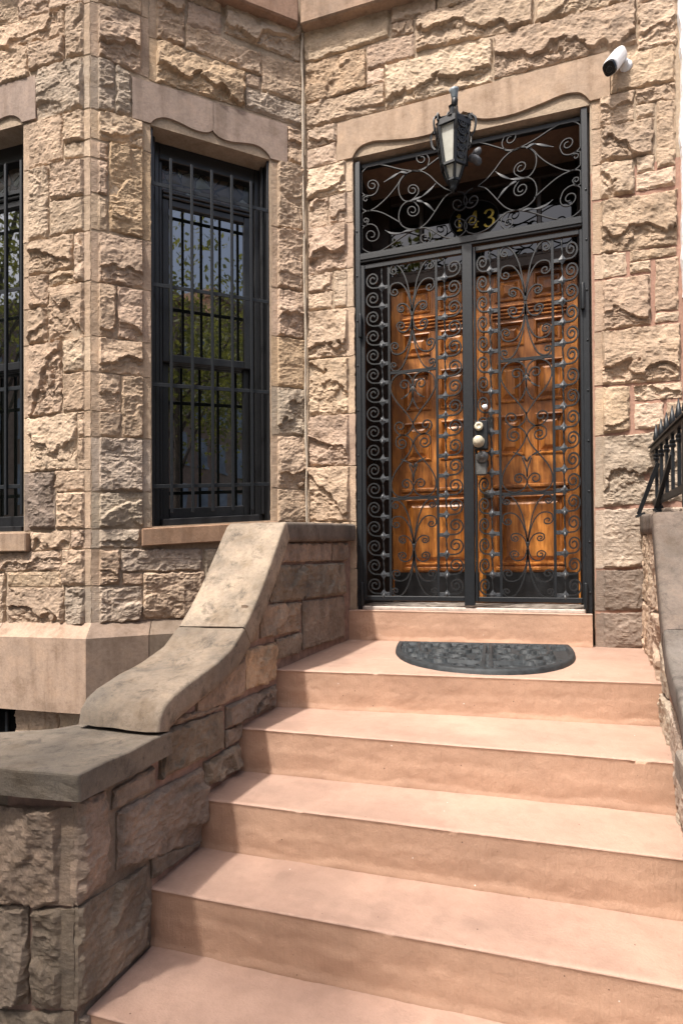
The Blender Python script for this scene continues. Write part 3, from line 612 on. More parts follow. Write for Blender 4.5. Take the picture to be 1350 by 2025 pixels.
# ------------------------------------------------------------------ front steps
LV = [1.012, .843, .674, .506, .337, .168]
YL = [-1.154, -1.521, -1.820, -2.101, -2.388, -2.680]; YR = [-1.022, -1.487, -1.803, -2.098, -2.400, -2.690]
stairs = thing('front_steps', 'terracotta pink painted stone steps climbing to the gated doorway', 'steps')
T_COL, R_COL = np.array((.405, .266, .203)), np.array((.40, .25, .172))
def make_step(name, zt, zb, yl, yr, ybl, ybr, x0, x1, sd, nosing=.007):
    nx = int((x1-x0)/.011); x = np.linspace(x0, x1, nx)
    yf = yl+(yr-yl)*x/1.5; ybk = ybl+(ybr-ybl)*x/1.5
    nr, nt_ = 18, 26
    rows = []; cols = []
    nose = fbm(x*7, x*0+sd, sd, 4)*.0025+np.minimum(0, fbm(x*24, x*0+sd, sd+3, 3)+.30)*.010   # chipped, uneven arris
    for k in range(nr):
        t = k/(nr-1); z = zb-.012+(zt-nosing-zb+.012)*t
        d = fbm(x*9, x*0+t*2, sd+1, 5)*.004+fbm(x*45, x*0+t*9, sd+2, 3)*.0022
        cr = fbm(x*2.2, x*0+3, sd+4, 3)*.12+.55                # a broken ledge line along the face
        d = d-.0022*sstep((t-cr-fbm(x*14, x*0, sd+5, 3)*.1)/.06)+.003
        d = d*(1-.85*sstep((t-.72)/.28))
        fill = .007*sstep((.16-t+fbm(x*6, x*0, sd+6, 3)*.12)/.08)  # painted mortar fillet at the foot
        rows.append(np.stack([x, yf-d-fill, z+x*0], 1)); 
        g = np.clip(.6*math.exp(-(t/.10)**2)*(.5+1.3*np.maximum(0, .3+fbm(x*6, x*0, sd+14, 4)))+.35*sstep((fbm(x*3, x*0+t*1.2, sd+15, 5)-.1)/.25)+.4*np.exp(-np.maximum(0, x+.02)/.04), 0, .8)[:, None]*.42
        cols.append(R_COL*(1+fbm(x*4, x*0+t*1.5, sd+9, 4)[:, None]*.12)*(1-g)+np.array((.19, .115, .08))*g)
    for k in range(1, 6):
        a = math.pi/2*k/5; rows.append(np.stack([x, yf-.002+nosing*(1-math.cos(a))*1.+0*x-(nose if k < 5 else nose*.5)*.6, zt-nosing*(1-math.sin(a))+nose*(1.2-.1*k)*.8], 1)); cols.append(np.broadcast_to(T_COL*1.03, (nx, 3)))
    for k in range(1, nt_+1):
        t = k/nt_; y = yf+nosing-.002+(ybk+.02-yf-nosing)*t
        dz = fbm(x*3, y*3, sd+7, 4)*.0035+fbm(x*25, y*25, sd+8, 2)*.0009+nose*.7*math.exp(-t*14)
        rows.append(np.stack([x, y, zt+dz], 1)); 
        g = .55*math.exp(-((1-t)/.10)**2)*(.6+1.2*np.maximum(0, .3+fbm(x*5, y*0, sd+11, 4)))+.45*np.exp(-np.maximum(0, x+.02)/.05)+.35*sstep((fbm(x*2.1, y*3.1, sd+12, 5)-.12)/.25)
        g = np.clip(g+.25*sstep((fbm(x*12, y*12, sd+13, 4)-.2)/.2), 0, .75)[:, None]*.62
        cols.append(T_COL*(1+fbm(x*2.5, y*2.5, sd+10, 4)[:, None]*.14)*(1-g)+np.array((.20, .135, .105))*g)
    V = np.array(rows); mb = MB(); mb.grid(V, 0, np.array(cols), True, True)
    # closed ends
    for s_ in (0, -1):
        e = V[:, s_]; c = np.array([[e[0, 0], e[-1, 1], e[0, 2]]]); mb.add(np.concatenate([e, c]), [tuple(range(len(e)+1))], 0, T_COL)
    return mb.build(name, [M_STEP], stairs)
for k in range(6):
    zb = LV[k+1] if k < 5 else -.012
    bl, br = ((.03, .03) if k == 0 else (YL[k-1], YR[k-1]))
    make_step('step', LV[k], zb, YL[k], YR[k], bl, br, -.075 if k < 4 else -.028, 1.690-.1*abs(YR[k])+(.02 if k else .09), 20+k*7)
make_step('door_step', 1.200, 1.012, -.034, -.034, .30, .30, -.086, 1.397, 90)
mb = MB(); mb.bbox(.0, 1.40, .012, .50, 1.196, 1.222, .006); mb.build('threshold', [M_MARBLE], stairs)

# ------------------------------------------------------------------ stair walls
def loft(stations, mats, name, parent, xi, wid, col, noise_a=.004, sd=1, r=.014, nx=10):
    """coping stone swept down the stairs: stations = [((y,z) top, (y,z) bottom)]"""
    st = []
    for i in range(len(stations)-1):
        a, b = stations[i], stations[i+1]
        L = math.dist(a[0], b[0]); n = max(1, int(L/.022))
        for k in range(n): st.append([tuple(np.array(a[q])*(1-k/n)+np.array(b[q])*k/n) for q in (0, 1)])
    st.append(list(stations[-1]))
    rings = []; cols = []
    for (t, b) in st:
        t, b = np.array(t), np.array(b); up = (t-b)/np.linalg.norm(t-b); th = np.linalg.norm(t-b)
        prof = [(1-r*0, 0)]; P = []
        xs = np.linspace(r, wid-r, nx)
        P += [(0, th*.12)]+[(0, th*q) for q in (.35, .6)]+[(0, th-r), (r*.3, th-r*.3)]+[(x, th) for x in xs]+[(wid-r*.3, th-r*.3), (wid, th-r)]+[(wid, th*q) for q in (.6, .35, .12)]+[(wid-.01, 0), (.01, 0)]
        ring = []; cc = []
        for (dx, h) in P:
            y, z = b+up*h; x = xi(y)-dx if wid_sign < 0 else xi(y)+dx
            n1 = float(fbm(np.array(x*9+y*3), np.array(y*9+z*4), sd, 4))*noise_a
            ring.append((x+n1*.6*(1 if dx > .001 else .5), y+n1*.5, z+n1)); q = float(fbm(np.array(x*5), np.array(y*5+z*3), sd+4, 4)); cc.append(np.array(col)*(1+.35*q))
        rings.append(ring); cols.append(cc)
    V = np.array(rings); m_ = V.shape[1]; n = V.shape[0]
    f = [(i*m_+k, i*m_+(k+1) % m_, (i+1)*m_+(k+1) % m_, (i+1)*m_+k) for i in range(n-1) for k in range(m_)]
    mb = MB(); mb.add(V.reshape(-1, 3), f, 0, np.array(cols).reshape(-1, 3), True)
    for e, fl in ((V[0], 0), (V[-1], 1)): mb.add(e, [tuple(range(m_))], 0, col)
    return mb.build(name, mats, parent, True)
TOP = [(-.012, 1.748), (-.55, 1.722), (-1.128, 1.690), (-1.155, 1.676), (-1.20, 1.625), (-1.28, 1.528), (-1.38, 1.412), (-1.47, 1.322), (-1.555, 1.248), (-1.66, 1.178), (-1.78, 1.142), (-1.93, 1.114), (-2.035, 1.088), (-2.085, 1.066), (-2.112, 1.035), (-2.122, .990)]
BOT = [(-.012, 1.640), (-.55, 1.620), (-1.085, 1.600), (-1.10, 1.592), (-1.13, 1.553), (-1.195, 1.470), (-1.30, 1.345), (-1.395, 1.250), (-1.49, 1.168), (-1.605, 1.094), (-1.745, 1.052), (-1.905, 1.024), (-2.0, 1.002), (-2.035, .990), (-2.05, .985), (-2.06, .976)]
stw = thing('stair_wall', 'left stair wall of dark weathered stone with a curved swept coping', 'stair wall', (0, 0, 0))
wid_sign = -1
CC = (.30, .243, .186)
xiL = lambda y: .002
loft(list(zip(TOP[:3], BOT[:3])), [M_COPE], 'coping', stw, xiL, .30, (.17, .14, .118), .002, 3)
loft([(TOP[2], BOT[2])]+list(zip(TOP[3:9], BOT[3:9])), [M_COPE], 'coping', stw, xiL, .295, CC, .005, 5, .009)
loft([((TOP[8][0]-.006, TOP[8][1]-.005), (BOT[8][0]-.006, BOT[8][1]-.005))]+list(zip(TOP[9:], BOT[9:])), [M_COPE], 'coping', stw, lambda y: .004, .30, (.225, .18, .138), .006, 9, .009)
# flat cap of the end pier
import bmesh
def cap(poly, z0, z1, name, parent, col, bev=.02, mats=None, sd=3):
    bm = bmesh.new(); vs = [bm.verts.new((x, y, z0)) for x, y in poly]; f = bm.faces.new(vs); r_ = bmesh.ops.extrude_face_region(bm, geom=[f])
    for v in [g for g in r_['geom'] if isinstance(g, bmesh.types.BMVert)]: v.co.z = z1
    bmesh.ops.recalc_face_normals(bm, faces=bm.faces)
    bmesh.ops.bevel(bm, geom=[e for e in bm.edges if max(v.co.z for v in e.verts) > z1-.001], offset=bev, segments=3, profile=.6, affect='EDGES')
    bmesh.ops.triangulate(bm, faces=[q for q in bm.faces if len(q.verts) > 4])
    bmesh.ops.subdivide_edges(bm, edges=bm.edges[:], cuts=3, use_grid_fill=True)
    V = np.array([v.co[:] for v in bm.verts]); n_ = fbm(V[:, 0]*8+V[:, 2]*5, V[:, 1]*8, sd, 4)
    mb = MB(); bm.verts.ensure_lookup_table(); V[:, 2] += n_*.006; V[:, 1] += fbm(V[:, 0]*14, V[:, 2]*30, sd+2, 4)*.005
    mb.add(V, [[v.index for v in q.verts] for q in bm.faces], 0, np.array(col)*(1+.3*fbm(V[:, 0]*5, V[:, 1]*5, sd+3, 4))[:, None], False); bm.free()
    return mb.build(name, mats or [M_COPE], parent)
cap([(.006, -2.05), (.006, -2.452), (-.223, -2.478), (-.60, -2.54), (-1.0, -2.62), (-1.0, -2.42), (-.70, -2.33), (-.498, -2.226), (-.39, -2.135), (-.325, -2.05)], .905, .977, 'pier_cap', stw, (.165, .138, .11), .009)
# masonry under the coping
CH = '''556 1072 1113 655 1072 1111 f v|657 1072 1111 687 1072 1109 f v|535 1117 1194 601 1115 1186 r w|604 1115 1186 680 1112 1176 r w|515 1195 1264 594 1189 1248 l v|546 1264 1307 594 1249 1292 f w|598 1187 1287 680 1178 1262 f w
486 1283 1366 546 1268 1345 r o|390 1385 1418 484 1293 1374 f v|447 1395 1443 547 1352 1398 l w|316 1446 1545 443 1403 1480 r w|446 1445 1482 479 1428 1460 f w|404 1508 1563 475 1465 1517 l w
230 1604 1724 401 1514 1665 r w|222 1562 1604 306 1510 1563 f w|151 1587 1795 212 1562 1746 r v|152 1793 2003 293 1708 1872 r w|298 1693 1745 396 1661 1672 f w|485 1196 1280 512 1196 1264 f v|318 1420 1446 440 1395 1402 f v'''
mb = MB()
for r in parse(CH): stone(mb, P_CHEEK, quad(P_CHEEK, r), (), r[6], r[7], H=.040, joint=.004)
for (s0, s1, z0, z1) in ((2.12, 2.41, -.02, .33), (1.7, 2.11, -.02, .33)): stone(mb, P_CHEEK, [(s0, z1), (s1, z1), (s1, z0), (s0, z0)], (), 'r', 'w')
out = [(0, -.5), (0, 1.66), (-1.07, 1.63)]+[(y, z+.02) for y, z in BOT[3:]]+[(-2.12, .93), (-2.412, .93), (-2.412, -.5)]
out = [(-y, z) for y, z in out]
mb.prism(out, lambda a, z, h: P_CHEEK.w(a, z, h), -.009, -.235, 1)
PI = '''-80 1590 1786 147 1597 1794 r v|-80 1789 1990 57 1789 1990 l w|62 1791 1990 148 1797 1997 r w|-80 1994 2100 148 2002 2110 f w'''
for r in parse(PI):
    qq = quad(P_PIER, r); stone(mb, P_PIER, qq, (-.036,), r[6], r[7], H=.04)
mb.box(-.80, -.036, -2.411, -2.1, -.5, .925, 0, C_OLD)
coursed(mb, P_PIER, -.80, -.43, -.02, .90, 'wvw', H=.04); coursed(mb, P_PIER, -.43, -.036, -.3, .25, 'wvw', H=.04)
coursed(mb, Plane((-.80, -2.11, 0), (0, -1, 0), (-1, 0, 0)), 0, .30, -.02, .90, 'wvw', H=.03)
o = mb.build('masonry', [M_OLD, M_PINKD], stw); o['label'] = 'dark rough stone blocks with pink painted joints'
# right stair wall
rsw = thing('stair_wall', 'right stair wall of pale sunlit rubble with a railing on its brown coping', 'stair wall', (0, 0, 0))
wid_sign = 1
SH = .235
T2 = [(min(y+SH, -.01) if i else -.01, z+.012) for i, (y, z) in enumerate(TOP)]; B2 = [(min(y+SH, -.01) if i else -.01, z+.012) for i, (y, z) in enumerate(BOT)]
xiR = lambda y: 1.648-.1*abs(y)
RC = (.165, .13, .108)
loft(list(zip(T2[:3], B2[:3])), [M_COPE], 'coping', rsw, xiR, .36, RC, .003, 13)
loft([(T2[2], B2[2])]+list(zip(T2[3:9], B2[3:9])), [M_COPE], 'coping', rsw, xiR, .355, RC, .005, 15, .018)
loft([((T2[8][0]-.006, T2[8][1]-.005), (B2[8][0]-.006, B2[8][1]-.005))]+list(zip(T2[9:], B2[9:])), [M_COPE], 'coping', rsw, xiR, .36, (.15, .13, .115), .006, 19, .012)
cap([(1.445, -1.83), (1.425, -2.22), (2.2, -2.30), (2.2, -1.75), (1.80, -1.80)], .915, .987, 'pier_cap', rsw, (.22, .185, .155), sd=8)
mb = MB()
rr = [(.0, .60, 1.28, 1.63, 'r', 't'), (.605, .87, 1.28, 1.60, 'r', 't'), (.0, .34, .98, 1.275, 'l', 't'), (.345, .98, .98, 1.275, 'r', 't'), (.985, 1.17, .98, 1.20, 'f', 'g'), (.55, 1.32, .70, .975, 'r', 'g'), (1.325, 1.75, .70, .975, 'f', 'g'), (.9, 1.40, .42, .695, 'r', 'g'), (1.405, 2.2, .42, .695, 'r', 'g'), (1.4, 2.2, .0, .415, 'r', 'g')]
for (a, b, z0, z1, s_, c_) in rr: stone(mb, P_RCHK, [(a, z1), (b, z1), (b, z0), (a, z0)], (), s_, c_, H=.034)
out = [(0, -.5), (0, 1.66), (.84, 1.63)]+[(-y, z+.02) for y, z in B2[3:]]+[(1.88, .94), (2.19, .94), (2.19, -.5)]
mb.prism(out, lambda a, z, h: P_RCHK.w(a, z, h), -.009, -.28, 1)
PB = P_RCHK.w(2.19, 0); P_RPIER = Plane(PB, (.995, -.0995, 0), P_RCHK.e)
mb.box(0, .62, -.30, -.004, -.5, .94, 0, C_BROWN, lambda a_, h, z: P_RPIER.w(a_, z, h))
coursed(mb, P_RPIER, 0, .62, -.02, .92, 'gbg', H=.035); coursed(mb, P_RCHK, 2.205, 2.19, -.02, -.01)
coursed(mb, Plane(P_RPIER.w(.62, 0), -P_RCHK.e, (.995, -.0995, 0)), 0, .30, -.02, .92, 'gbg', H=.03)
mb.build('masonry', [M_ROCK, M_PINKM], rsw)

# ------------------------------------------------------------------ neighbour with a white painted upper wall
nb = thing('neighbour_house', 'white painted rough wall of the adjoining house at the right edge', 'house', (0, 0, 0))
mb = MB(); zz = np.linspace(2.94, 7.5, 230); xs = np.linspace(1.872, 3.6, 90); X, Z = np.meshgrid(xs, zz)
edge_ = fbm(Z*6, X*0, 5, 4)*.014*np.exp(-(X-1.872)/.05)
bl = ridged(X*2.2, Z*5, 8, 2)*.012+fbm(X*11, Z*14, 4, 4)*.018
V = np.stack([X+edge_, -.035-bl, Z], -1); mb.grid(V[::-1], 0, None, True)
mb.grid(np.stack([np.stack([X[:, 0]+edge_[:, 0], Z[:, 0]*0+.1, Z[:, 0]], 1), V[:, 0]], 1)[::-1], 0, None, True)
mb.grid(np.stack([V[0], np.stack([X[0]+edge_[0], X[0]*0+.1, Z[0]+.0*X[0]], 1)])[:, ::1], 0, None, False)
mb.build('white_wall', [M_WHITEP], nb)
mb = MB(); wallbox(mb, Plane((0, 0, 0), (1, 0, 0), (0, -1, 0)), 1.905, 3.6, -.5, 2.935, -.3, -.004, (0, 0)); mb.build('lower_wall', [simple('brown_stucco', (.34, .225, .17), .9, nscale=14, var=.25, bumpd=.01)]*2, nb)

# ------------------------------------------------------------------ doors, door frame, transom
YD = .46
def dx(px_, py_=850): return by(px_, py_, YD)[0]
def dz(py_, px_=1040): return by(px_, py_, YD)[2]
ZD0, ZD1 = 1.226, 3.44
M_DKWOOD = simple('dark_stained_wood', (.022, .011, .007), .5, nscale=30, var=.4, spec=.3)
mb = MB()
mb.bbox(.002, .135, YD-.03, YD+.1, 1.2, 4.12, .006); mb.bbox(1.372, 1.412, YD-.03, YD+.1, 1.2, 4.12, .006)
mb.bbox(.135, 1.372, YD-.045, YD+.1, ZD1, ZD1+.075, .01); mb.bbox(.135, 1.372, YD-.03, YD+.1, 4.02, 4.12, .01); mb.bbox(.155, 1.352, YD-.015, YD+.03, ZD1+.0751, ZD1+.105, .006)
dfr = mb.build('door_frame', [M_DKWOOD], house)
mb = MB(); M_RVL = simple('dark_brown_paint', (.03, .022, .018), .5, nscale=40, var=.3)
mb.bbox(-.002, .010, .06, YD-.031, 1.222, 4.118, .002); mb.build('reveal_lining', [M_RVL], house)
mb = MB(); mb.bbox(1.404, 1.414, .06, YD-.031, 1.222, 4.118, .002); mb.build('reveal_lining', [M_RVL], house)
mb = MB(); mb.bbox(-.002, 1.414, .08, YD-.031, 4.085, 4.113, .002); mb.build('reveal_soffit', [simple('brown_soffit_paint', (.20, .12, .08), .6, nscale=30, var=.2)], house)
mb = MB(); mb.box(-.002, 1.414, YD+.1, YD+.14, .9, 4.2); mb.build('hall_back', [M_DARK], house)
def door_leaf(x0, x1, mir):
    """one leaf: stiles and rails with raised panels in four rows of two, one tall panel and a kick plate"""
    w = x1-x0; st = .085; mu = .062; pw = (w-2*st-mu)/2
    xs = [x0, x0+st, x0+st+pw, x0+st+pw+mu, x1-st, x1]
    zr = [ZD0, 1.245, 1.395, 1.42, 1.735, 1.79]
    rows = [(dz(900), dz(818)), (dz(795), dz(712)), (dz(682), dz(632)), (dz(592), dz(540))]
    zs = sorted({ZD0, ZD1, *[z for r in rows for z in r]})
    mb = MB()
    def cell(a, b, c, d, y=YD): mb.add([(a, y, c), (b, y, c), (b, y, d), (a, y, d)], [(0, 1, 2, 3)])
    def panel(a, b, c, d, deep=.016, rise=.008):
        rings = [(0, 0.), (.004, -.007), (.012, -.009), (.020, 0.004), (.024, deep), (.036, deep), (.062, deep-rise-.006), (.066, deep-rise-.006)]
        V = []
        lim = min(b-a, d-c)/2-.004
        for ins, h in rings:
            i = min(ins, lim); V += [(a+i, YD+h, c+i), (b-i, YD+h, c+i), (b-i, YD+h, d-i), (a+i, YD+h, d-i)]
        f = [(k*4+j, k*4+(j+1) % 4, (k+1)*4+(j+1) % 4, (k+1)*4+j) for k in range(len(rings)-1) for j in range(4)]
        e = (len(rings)-1)*4; f.append((e, e+1, e+2, e+3)); mb.add(V, f)
    zk0, zk1, zb1 = 1.43, 1.475, dz(978)
    # bottom block: kick plate zone, tall bottom panel
    cell(x0, x1, ZD0, zk1); cell(x0, xs[1], zk1, zb1); cell(xs[4], x1, zk1, zb1); panel(xs[1], xs[4], zk1, zb1, .018)
    z = zb1
    for (za, zb_) in rows:
        cell(x0, x1, z, za)
        cell(x0, xs[1], za, zb_); cell(xs[2], xs[3], za, zb_); cell(xs[4], x1, za, zb_)
        panel(xs[1], xs[2], za, zb_); panel(xs[3], xs[4], za, zb_); z = zb_
    cell(x0, x1, z, ZD1)
    mb.box(x0, x1, YD+.025, YD+.05, ZD0, ZD1)
    for a, b in ((x0, x0+.0001), (x1-.0001, x1)): mb.add([(a, YD, ZD0), (a, YD+.03, ZD0), (a, YD+.03, ZD1), (a, YD, ZD1)], [(0, 1, 2, 3)])
    # fluted band between the upper rows, heavy rail moulding above the bottom panel
    fz0, fz1 = dz(628), dz(598)
    for k in range(4):
        c = fz0+(fz1-fz0)*(k+.5)/4; mb.bbox(xs[1]-.02, xs[4]+.02, YD-.012, YD+.002, c-.007, c+.007, .005)
    c = (zb1+dz(945))/2
    mb.bbox(xs[1]-.02, xs[4]+.02, YD-.026, YD+.002, c-.012, c+.016, .008); mb.bbox(xs[1]-.02, xs[4]+.02, YD-.014, YD+.002, c-.034, c-.0125, .006)
    mb.bbox(xs[1]-.01, xs[4]+.01, YD-.018, YD+.002, zk1-.034, zk1-.008, .006)
    # fluted pilaster strips on the mullion
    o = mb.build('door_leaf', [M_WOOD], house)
    k_ = MB(); k_.bbox(x0+.012, x1-.012, YD-.006, YD-.0005, ZD0+.004, zk0, .002); k_.build('kick_plate', [M_BLACK], o)
    return o
XM = .762
dl_ = door_leaf(.137, XM-.004, 0); dr_ = door_leaf(XM+.004, 1.370, 1)
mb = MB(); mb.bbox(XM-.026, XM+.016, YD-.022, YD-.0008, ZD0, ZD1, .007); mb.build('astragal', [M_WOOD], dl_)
mb = MB(); mb.bbox(XM-.004, XM+.009, YD-.030, YD-.0225, ZD0+.02, 2.0, .002); mb.build('brass_strip', [M_BRASS], dl_)
mb = MB(); c = by(966, 978, YD-.03); mb.lathe([(.026, 0), (.026, .006), (.011, .008), (.011, .03), (.026, .04), (.030, .052), (.026, .064), (.008, .068)], (c[0], YD-.001, c[2]), (0, -1, 0), 0, 20)
mb.build('door_knob', [M_LOCK], dr_)
mb = MB(); c = by(960, 840, YD); mb.bbox(c[0]+.01, c[0]+.05, YD-.012, YD-.0006, c[2]-.06, c[2]+.05, .004); mb.build('lock_plate', [M_LOCK], dr_)
# transom: glazed light over the door with panelled posts and the house number
mb = MB(); mb.add([(.135, YD-.004, ZD1+.075), (1.372, YD-.004, ZD1+.075), (1.372, YD-.004, 4.02), (.135, YD-.004, 4.02)], [(0, 1, 2, 3)])
tg = mb.build('transom_window', [M_GLASS2], house)
M_SASHB = simple('dark_brown_sash', (.035, .022, .016), .4)
for x_ in (.36, 1.14):
    mb = MB(); mb.bbox(x_-.016, x_+.016, YD-.028, YD-.0045, ZD1+.1055, 4.02, .006); mb.build('glazing_bar', [M_SASHB], tg)
def curve_digit(mb, kind, cx_, cz_, s, y):
    P = {'1': [[(-.14, .34), (0, .5), (0, -.5)], [(-.16, -.5), (.16, -.5)]],
         '4': [[(.12, -.5), (.12, .5), (-.28, -.17), (.30, -.17)], [(-.02, -.5), (.26, -.5)]],
         '3': [[(-.24, .30), (-.12, .46), (.06, .5), (.22, .38), (.22, .2), (.08, .06), (-.06, .04)], [(-.06, .04), (.14, 0), (.27, -.14), (.24, -.36), (.06, -.5), (-.14, -.48), (-.27, -.34)]]}[kind]
    for pl in P:
        q = catmull(pl, 8) if kind == '3' else np.array(pl, float)
        n = len(q); d = np.diff(q, axis=0); 
        tp = np.array([.55+.75*abs((q[min(i+1, n-1)]-q[max(i-1, 0)])[1])/(np.linalg.norm(q[min(i+1, n-1)]-q[max(i-1, 0)])+1e-9) for i in range(n)])
        if kind != '3':
            for a, b in zip(q[:-1], q[1:]):
                t = .13 if abs(b[1]-a[1]) > abs(b[0]-a[0]) else .06
                mb.sweep([(cx_+a[0]*s, y, cz_+a[1]*s), (cx_+b[0]*s, y, cz_+b[1]*s)], (0, 1, 0), .003, t*s)
        else: mb.sweep([(cx_+p[0]*s, y, cz_+p[1]*s) for p in q], (0, 1, 0), .003, .11*s, taper=tp)
yn = YD-.009
nc = by(936, 434, yn)
mb = MB()
th = np.linspace(0, 2*math.pi, 48, endpoint=False)
rim = [(nc[0]+.165*math.cos(a), yn+.003, nc[2]+.125*math.sin(a)+.005) for a in th]; mb.sweep(rim, (0, 1, 0), .006, .008, closed=True, sides=6)
mb.build('number_oval', [M_BLACK], tg)
mb = MB(); mb.add([(nc[0]+.16*math.cos(a), yn+.0035, nc[2]+.12*math.sin(a)+.005) for a in th], [tuple(range(48))]); mb.build('number_ground', [M_DARK], tg)
mb = MB()
for k, px_, py_ in (('1', 908, 440), ('4', 936, 434), ('3', 966, 431)): q = by(px_, py_, yn); curve_digit(mb, k, q[0], q[2], .112, yn)
mb.build('house_number', [M_GOLD], tg)

# ------------------------------------------------------------------ windows
def make_window(mp, s0, s1, z0, z1, name, label):
    """mp(s,z,h); s0 < s1 across, h<0 into the wall. Deep black frame, leaded transom light, two sashes"""
    root = MB(); a, b = s0, s1
    B = lambda mb, x0, x1, zz0, zz1, h0, h1, bev=.004: mb.bbox(x0, x1, h0, h1, zz0, zz1, bev, 0, None, lambda x, h, z: mp(x, z, h))
    fw = .066
    B(root, a+.001, a+fw, z0, z1, -.24, -.135); B(root, b-fw, b-.001, z0, z1, -.24, -.135); B(root, a+fw, b-fw, z1-.10, z1, -.24, -.135); B(root, a+fw, b-fw, z0, z0+.045, -.24, -.05)
    B(root, a+fw, a+fw+.02, z0+.045, z1-.10, -.24, -.155); B(root, b-fw-.02, b-fw, z0+.045, z1-.10, -.24, -.155)
    zt = z1-.275
    B(root, a+fw+.02, b-fw-.02, zt-.05, zt, -.24, -.150, .006); B(root, a+fw+.02, b-fw-.02, zt-.028, zt-.01, -.1495, -.138, .004)
    B(root, a+.0008, a+.014, z0+.001, z1-.001, -.134, -.018, .002); B(root, b-.014, b-.0008, z0+.001, z1-.001, -.134, -.018, .002)
    B(root, a+.014, a+.036, z0+.046, z1-.001, -.134, -.085, .006); B(root, b-.036, b-.014, z0+.046, z1-.001, -.134, -.085, .006)
    fr = root.build(name, [M_BLACK], house); fr['label'] = label
    l, r = a+fw+.0205, b-fw-.0205
    def glassq(nm, x0, x1, zz0, zz1, h, M_, par):
        mb = MB(); mb.add([mp(x0, zz0, h), mp(x1, zz0, h), mp(x1, zz1, h), mp(x0, zz1, h)], [(0, 1, 2, 3)], 0); return mb.build(nm, [M_], par, False)
    glassq('leaded_pane', l, r, zt+.0005, z1-.1005, -.19, M_STAIN, fr)
    zm = z0+1.065; sw = .042
    def sash(zz0, zz1, h, br):
        mb = MB()
        B(mb, l, l+sw, zz0, zz1, h-.035, h); B(mb, r-sw, r, zz0, zz1, h-.035, h); B(mb, l+sw, r-sw, zz1-sw, zz1, h-.035, h); B(mb, l+sw, r-sw, zz0, zz0+br, h-.035, h)
        s_ = mb.build('sash', [M_BLACK], fr); glassq('pane', l+sw-.002, r-sw+.002, zz0+br-.002, zz1-sw+.002, h-.02, M_GLASS, s_)
    sash(zm-.02, zt-.0505, -.165, .05); sash(z0+.0455, zm+.022, -.202, .075)
    mb = MB(); mb.box(a, b, -.34, -.245, z0, z1, 0, None, lambda x, h, z: mp(x, z, h)); mb.build('blind_room', [M_DARK], fr)
    return fr
make_window(cw, W0, W1, WB, WT, 'window', 'barred sash window in the canted bay wall')
make_window(lambda a, z, h: P_FRONT.w(a, z, h), FJ, FJ+FW, 1.69, 4.14, 'window', 'sash window cut off by the left edge')
# iron grilles in front of the windows
def grille(mp, s0, s1, bars, rails, label, ztop, zbot, off=-.012):
    g = thing('window_grille', label, 'window bars', (0, 0, 0), 'iron window grilles')
    for k, s in enumerate(bars):
        mb = MB(); mb.bbox(s-.0085, s+.0085, off-.008, off+.009, zbot, ztop[k] if isinstance(ztop, list) else ztop, .002, 0, None, lambda x, h, z: mp(x, z, h)); mb.build('bar', [M_IRON], g)
    for z in rails:
        mb = MB(); mb.bbox(s0+.002, s1-.002, off-.0095, off-.0005-.004, z-.012, z+.012, .002, 0, None, lambda x, h, z_: mp(x, z_, h)); mb.build('rail', [M_IRON], g)
    return g
cu = lambda x, y: P_CANT.px(x, y, -.012)
unk = lambda p: p[1]-0.
def lev(x, y):
    d, z = cu(x, y); zz = z
    for _ in range(6): zz = z-kt(zz)*(.967-d)
    return zz
bars = [cu(x, 650)[0] for x in (339, 380.5, 420, 459.5, 497.5)]
rails = [.5*(lev(301, y0)+lev(530, y1)) for y0, y1 in ((361, 415), (559, 598), (755, 779), (957, 962))]
ztop = [lev(x, y) for x, y in ((339, 315), (380, 327), (420, 338), (459, 348), (497, 360))]
grille(cw, W0, W1, bars, rails, 'black iron bars over the window between the arris and the door', ztop, 1.80)
fu = lambda x, y: P_FRONT.px(x, y, -.012)
b1 = fu(44.5, 650)[0]; b2 = fu(13.5, 650)[0]
grille(lambda a, z, h: P_FRONT.w(a, z, h), FJ, FJ+FW, [b1+.003+k*(b2-b1) for k in range(6)], [fu(20, y)[1] for y in (381, 573, 768, 962)], 'black iron bars over the window at the left edge', fu(13, 325)[1], 1.80)
# ------------------------------------------------------------------ iron double gate with a scrolled transom grille
YG = .028
def gp(x, y): P = by(x, y, YG); return np.array([P[0], P[2]])
gate = thing('security_gate', 'black wrought iron double gate of scrollwork locked in front of the wooden doors', 'gate', (.70, YG, 1.2))
NY = np.array([0, 1., 0])
def to3(P, y=YG): P = np.asarray(P, float); return np.stack([P[:, 0], np.full(len(P), y), P[:, 1]], 1)
def B(mb, x0, x1, y0, y1, z0, z1, b=.003, m_=0): mb.bbox(x0, x1, y0, y1, z0, z1, b, m_)
zb = gp(720, 1187)[1]; zc0 = .5*(gp(713, 527)[1]+gp(1165, 447)[1]); zc1 = .5*(gp(713, 505)[1]+gp(1165, 428)[1])
GX0, GX1 = .006, 1.402
mb = MB()
B(mb, GX0, GX0+.034, YG-.018, YG+.03, 1.20, 4.095); B(mb, GX1-.036, GX1, YG-.018, YG+.03, 1.20, 4.118)
B(mb, GX0+.0345, GX1-.0365, YG-.024, YG+.02, zc0+.004, zc1); B(mb, GX0+.0345, GX1-.0365, YG+.02, YG+.05, 4.068, 4.098)
B(mb, GX0+.0345, GX1-.0365, YG-.031, YG-.0245, zc0+.018, zc1-.012)
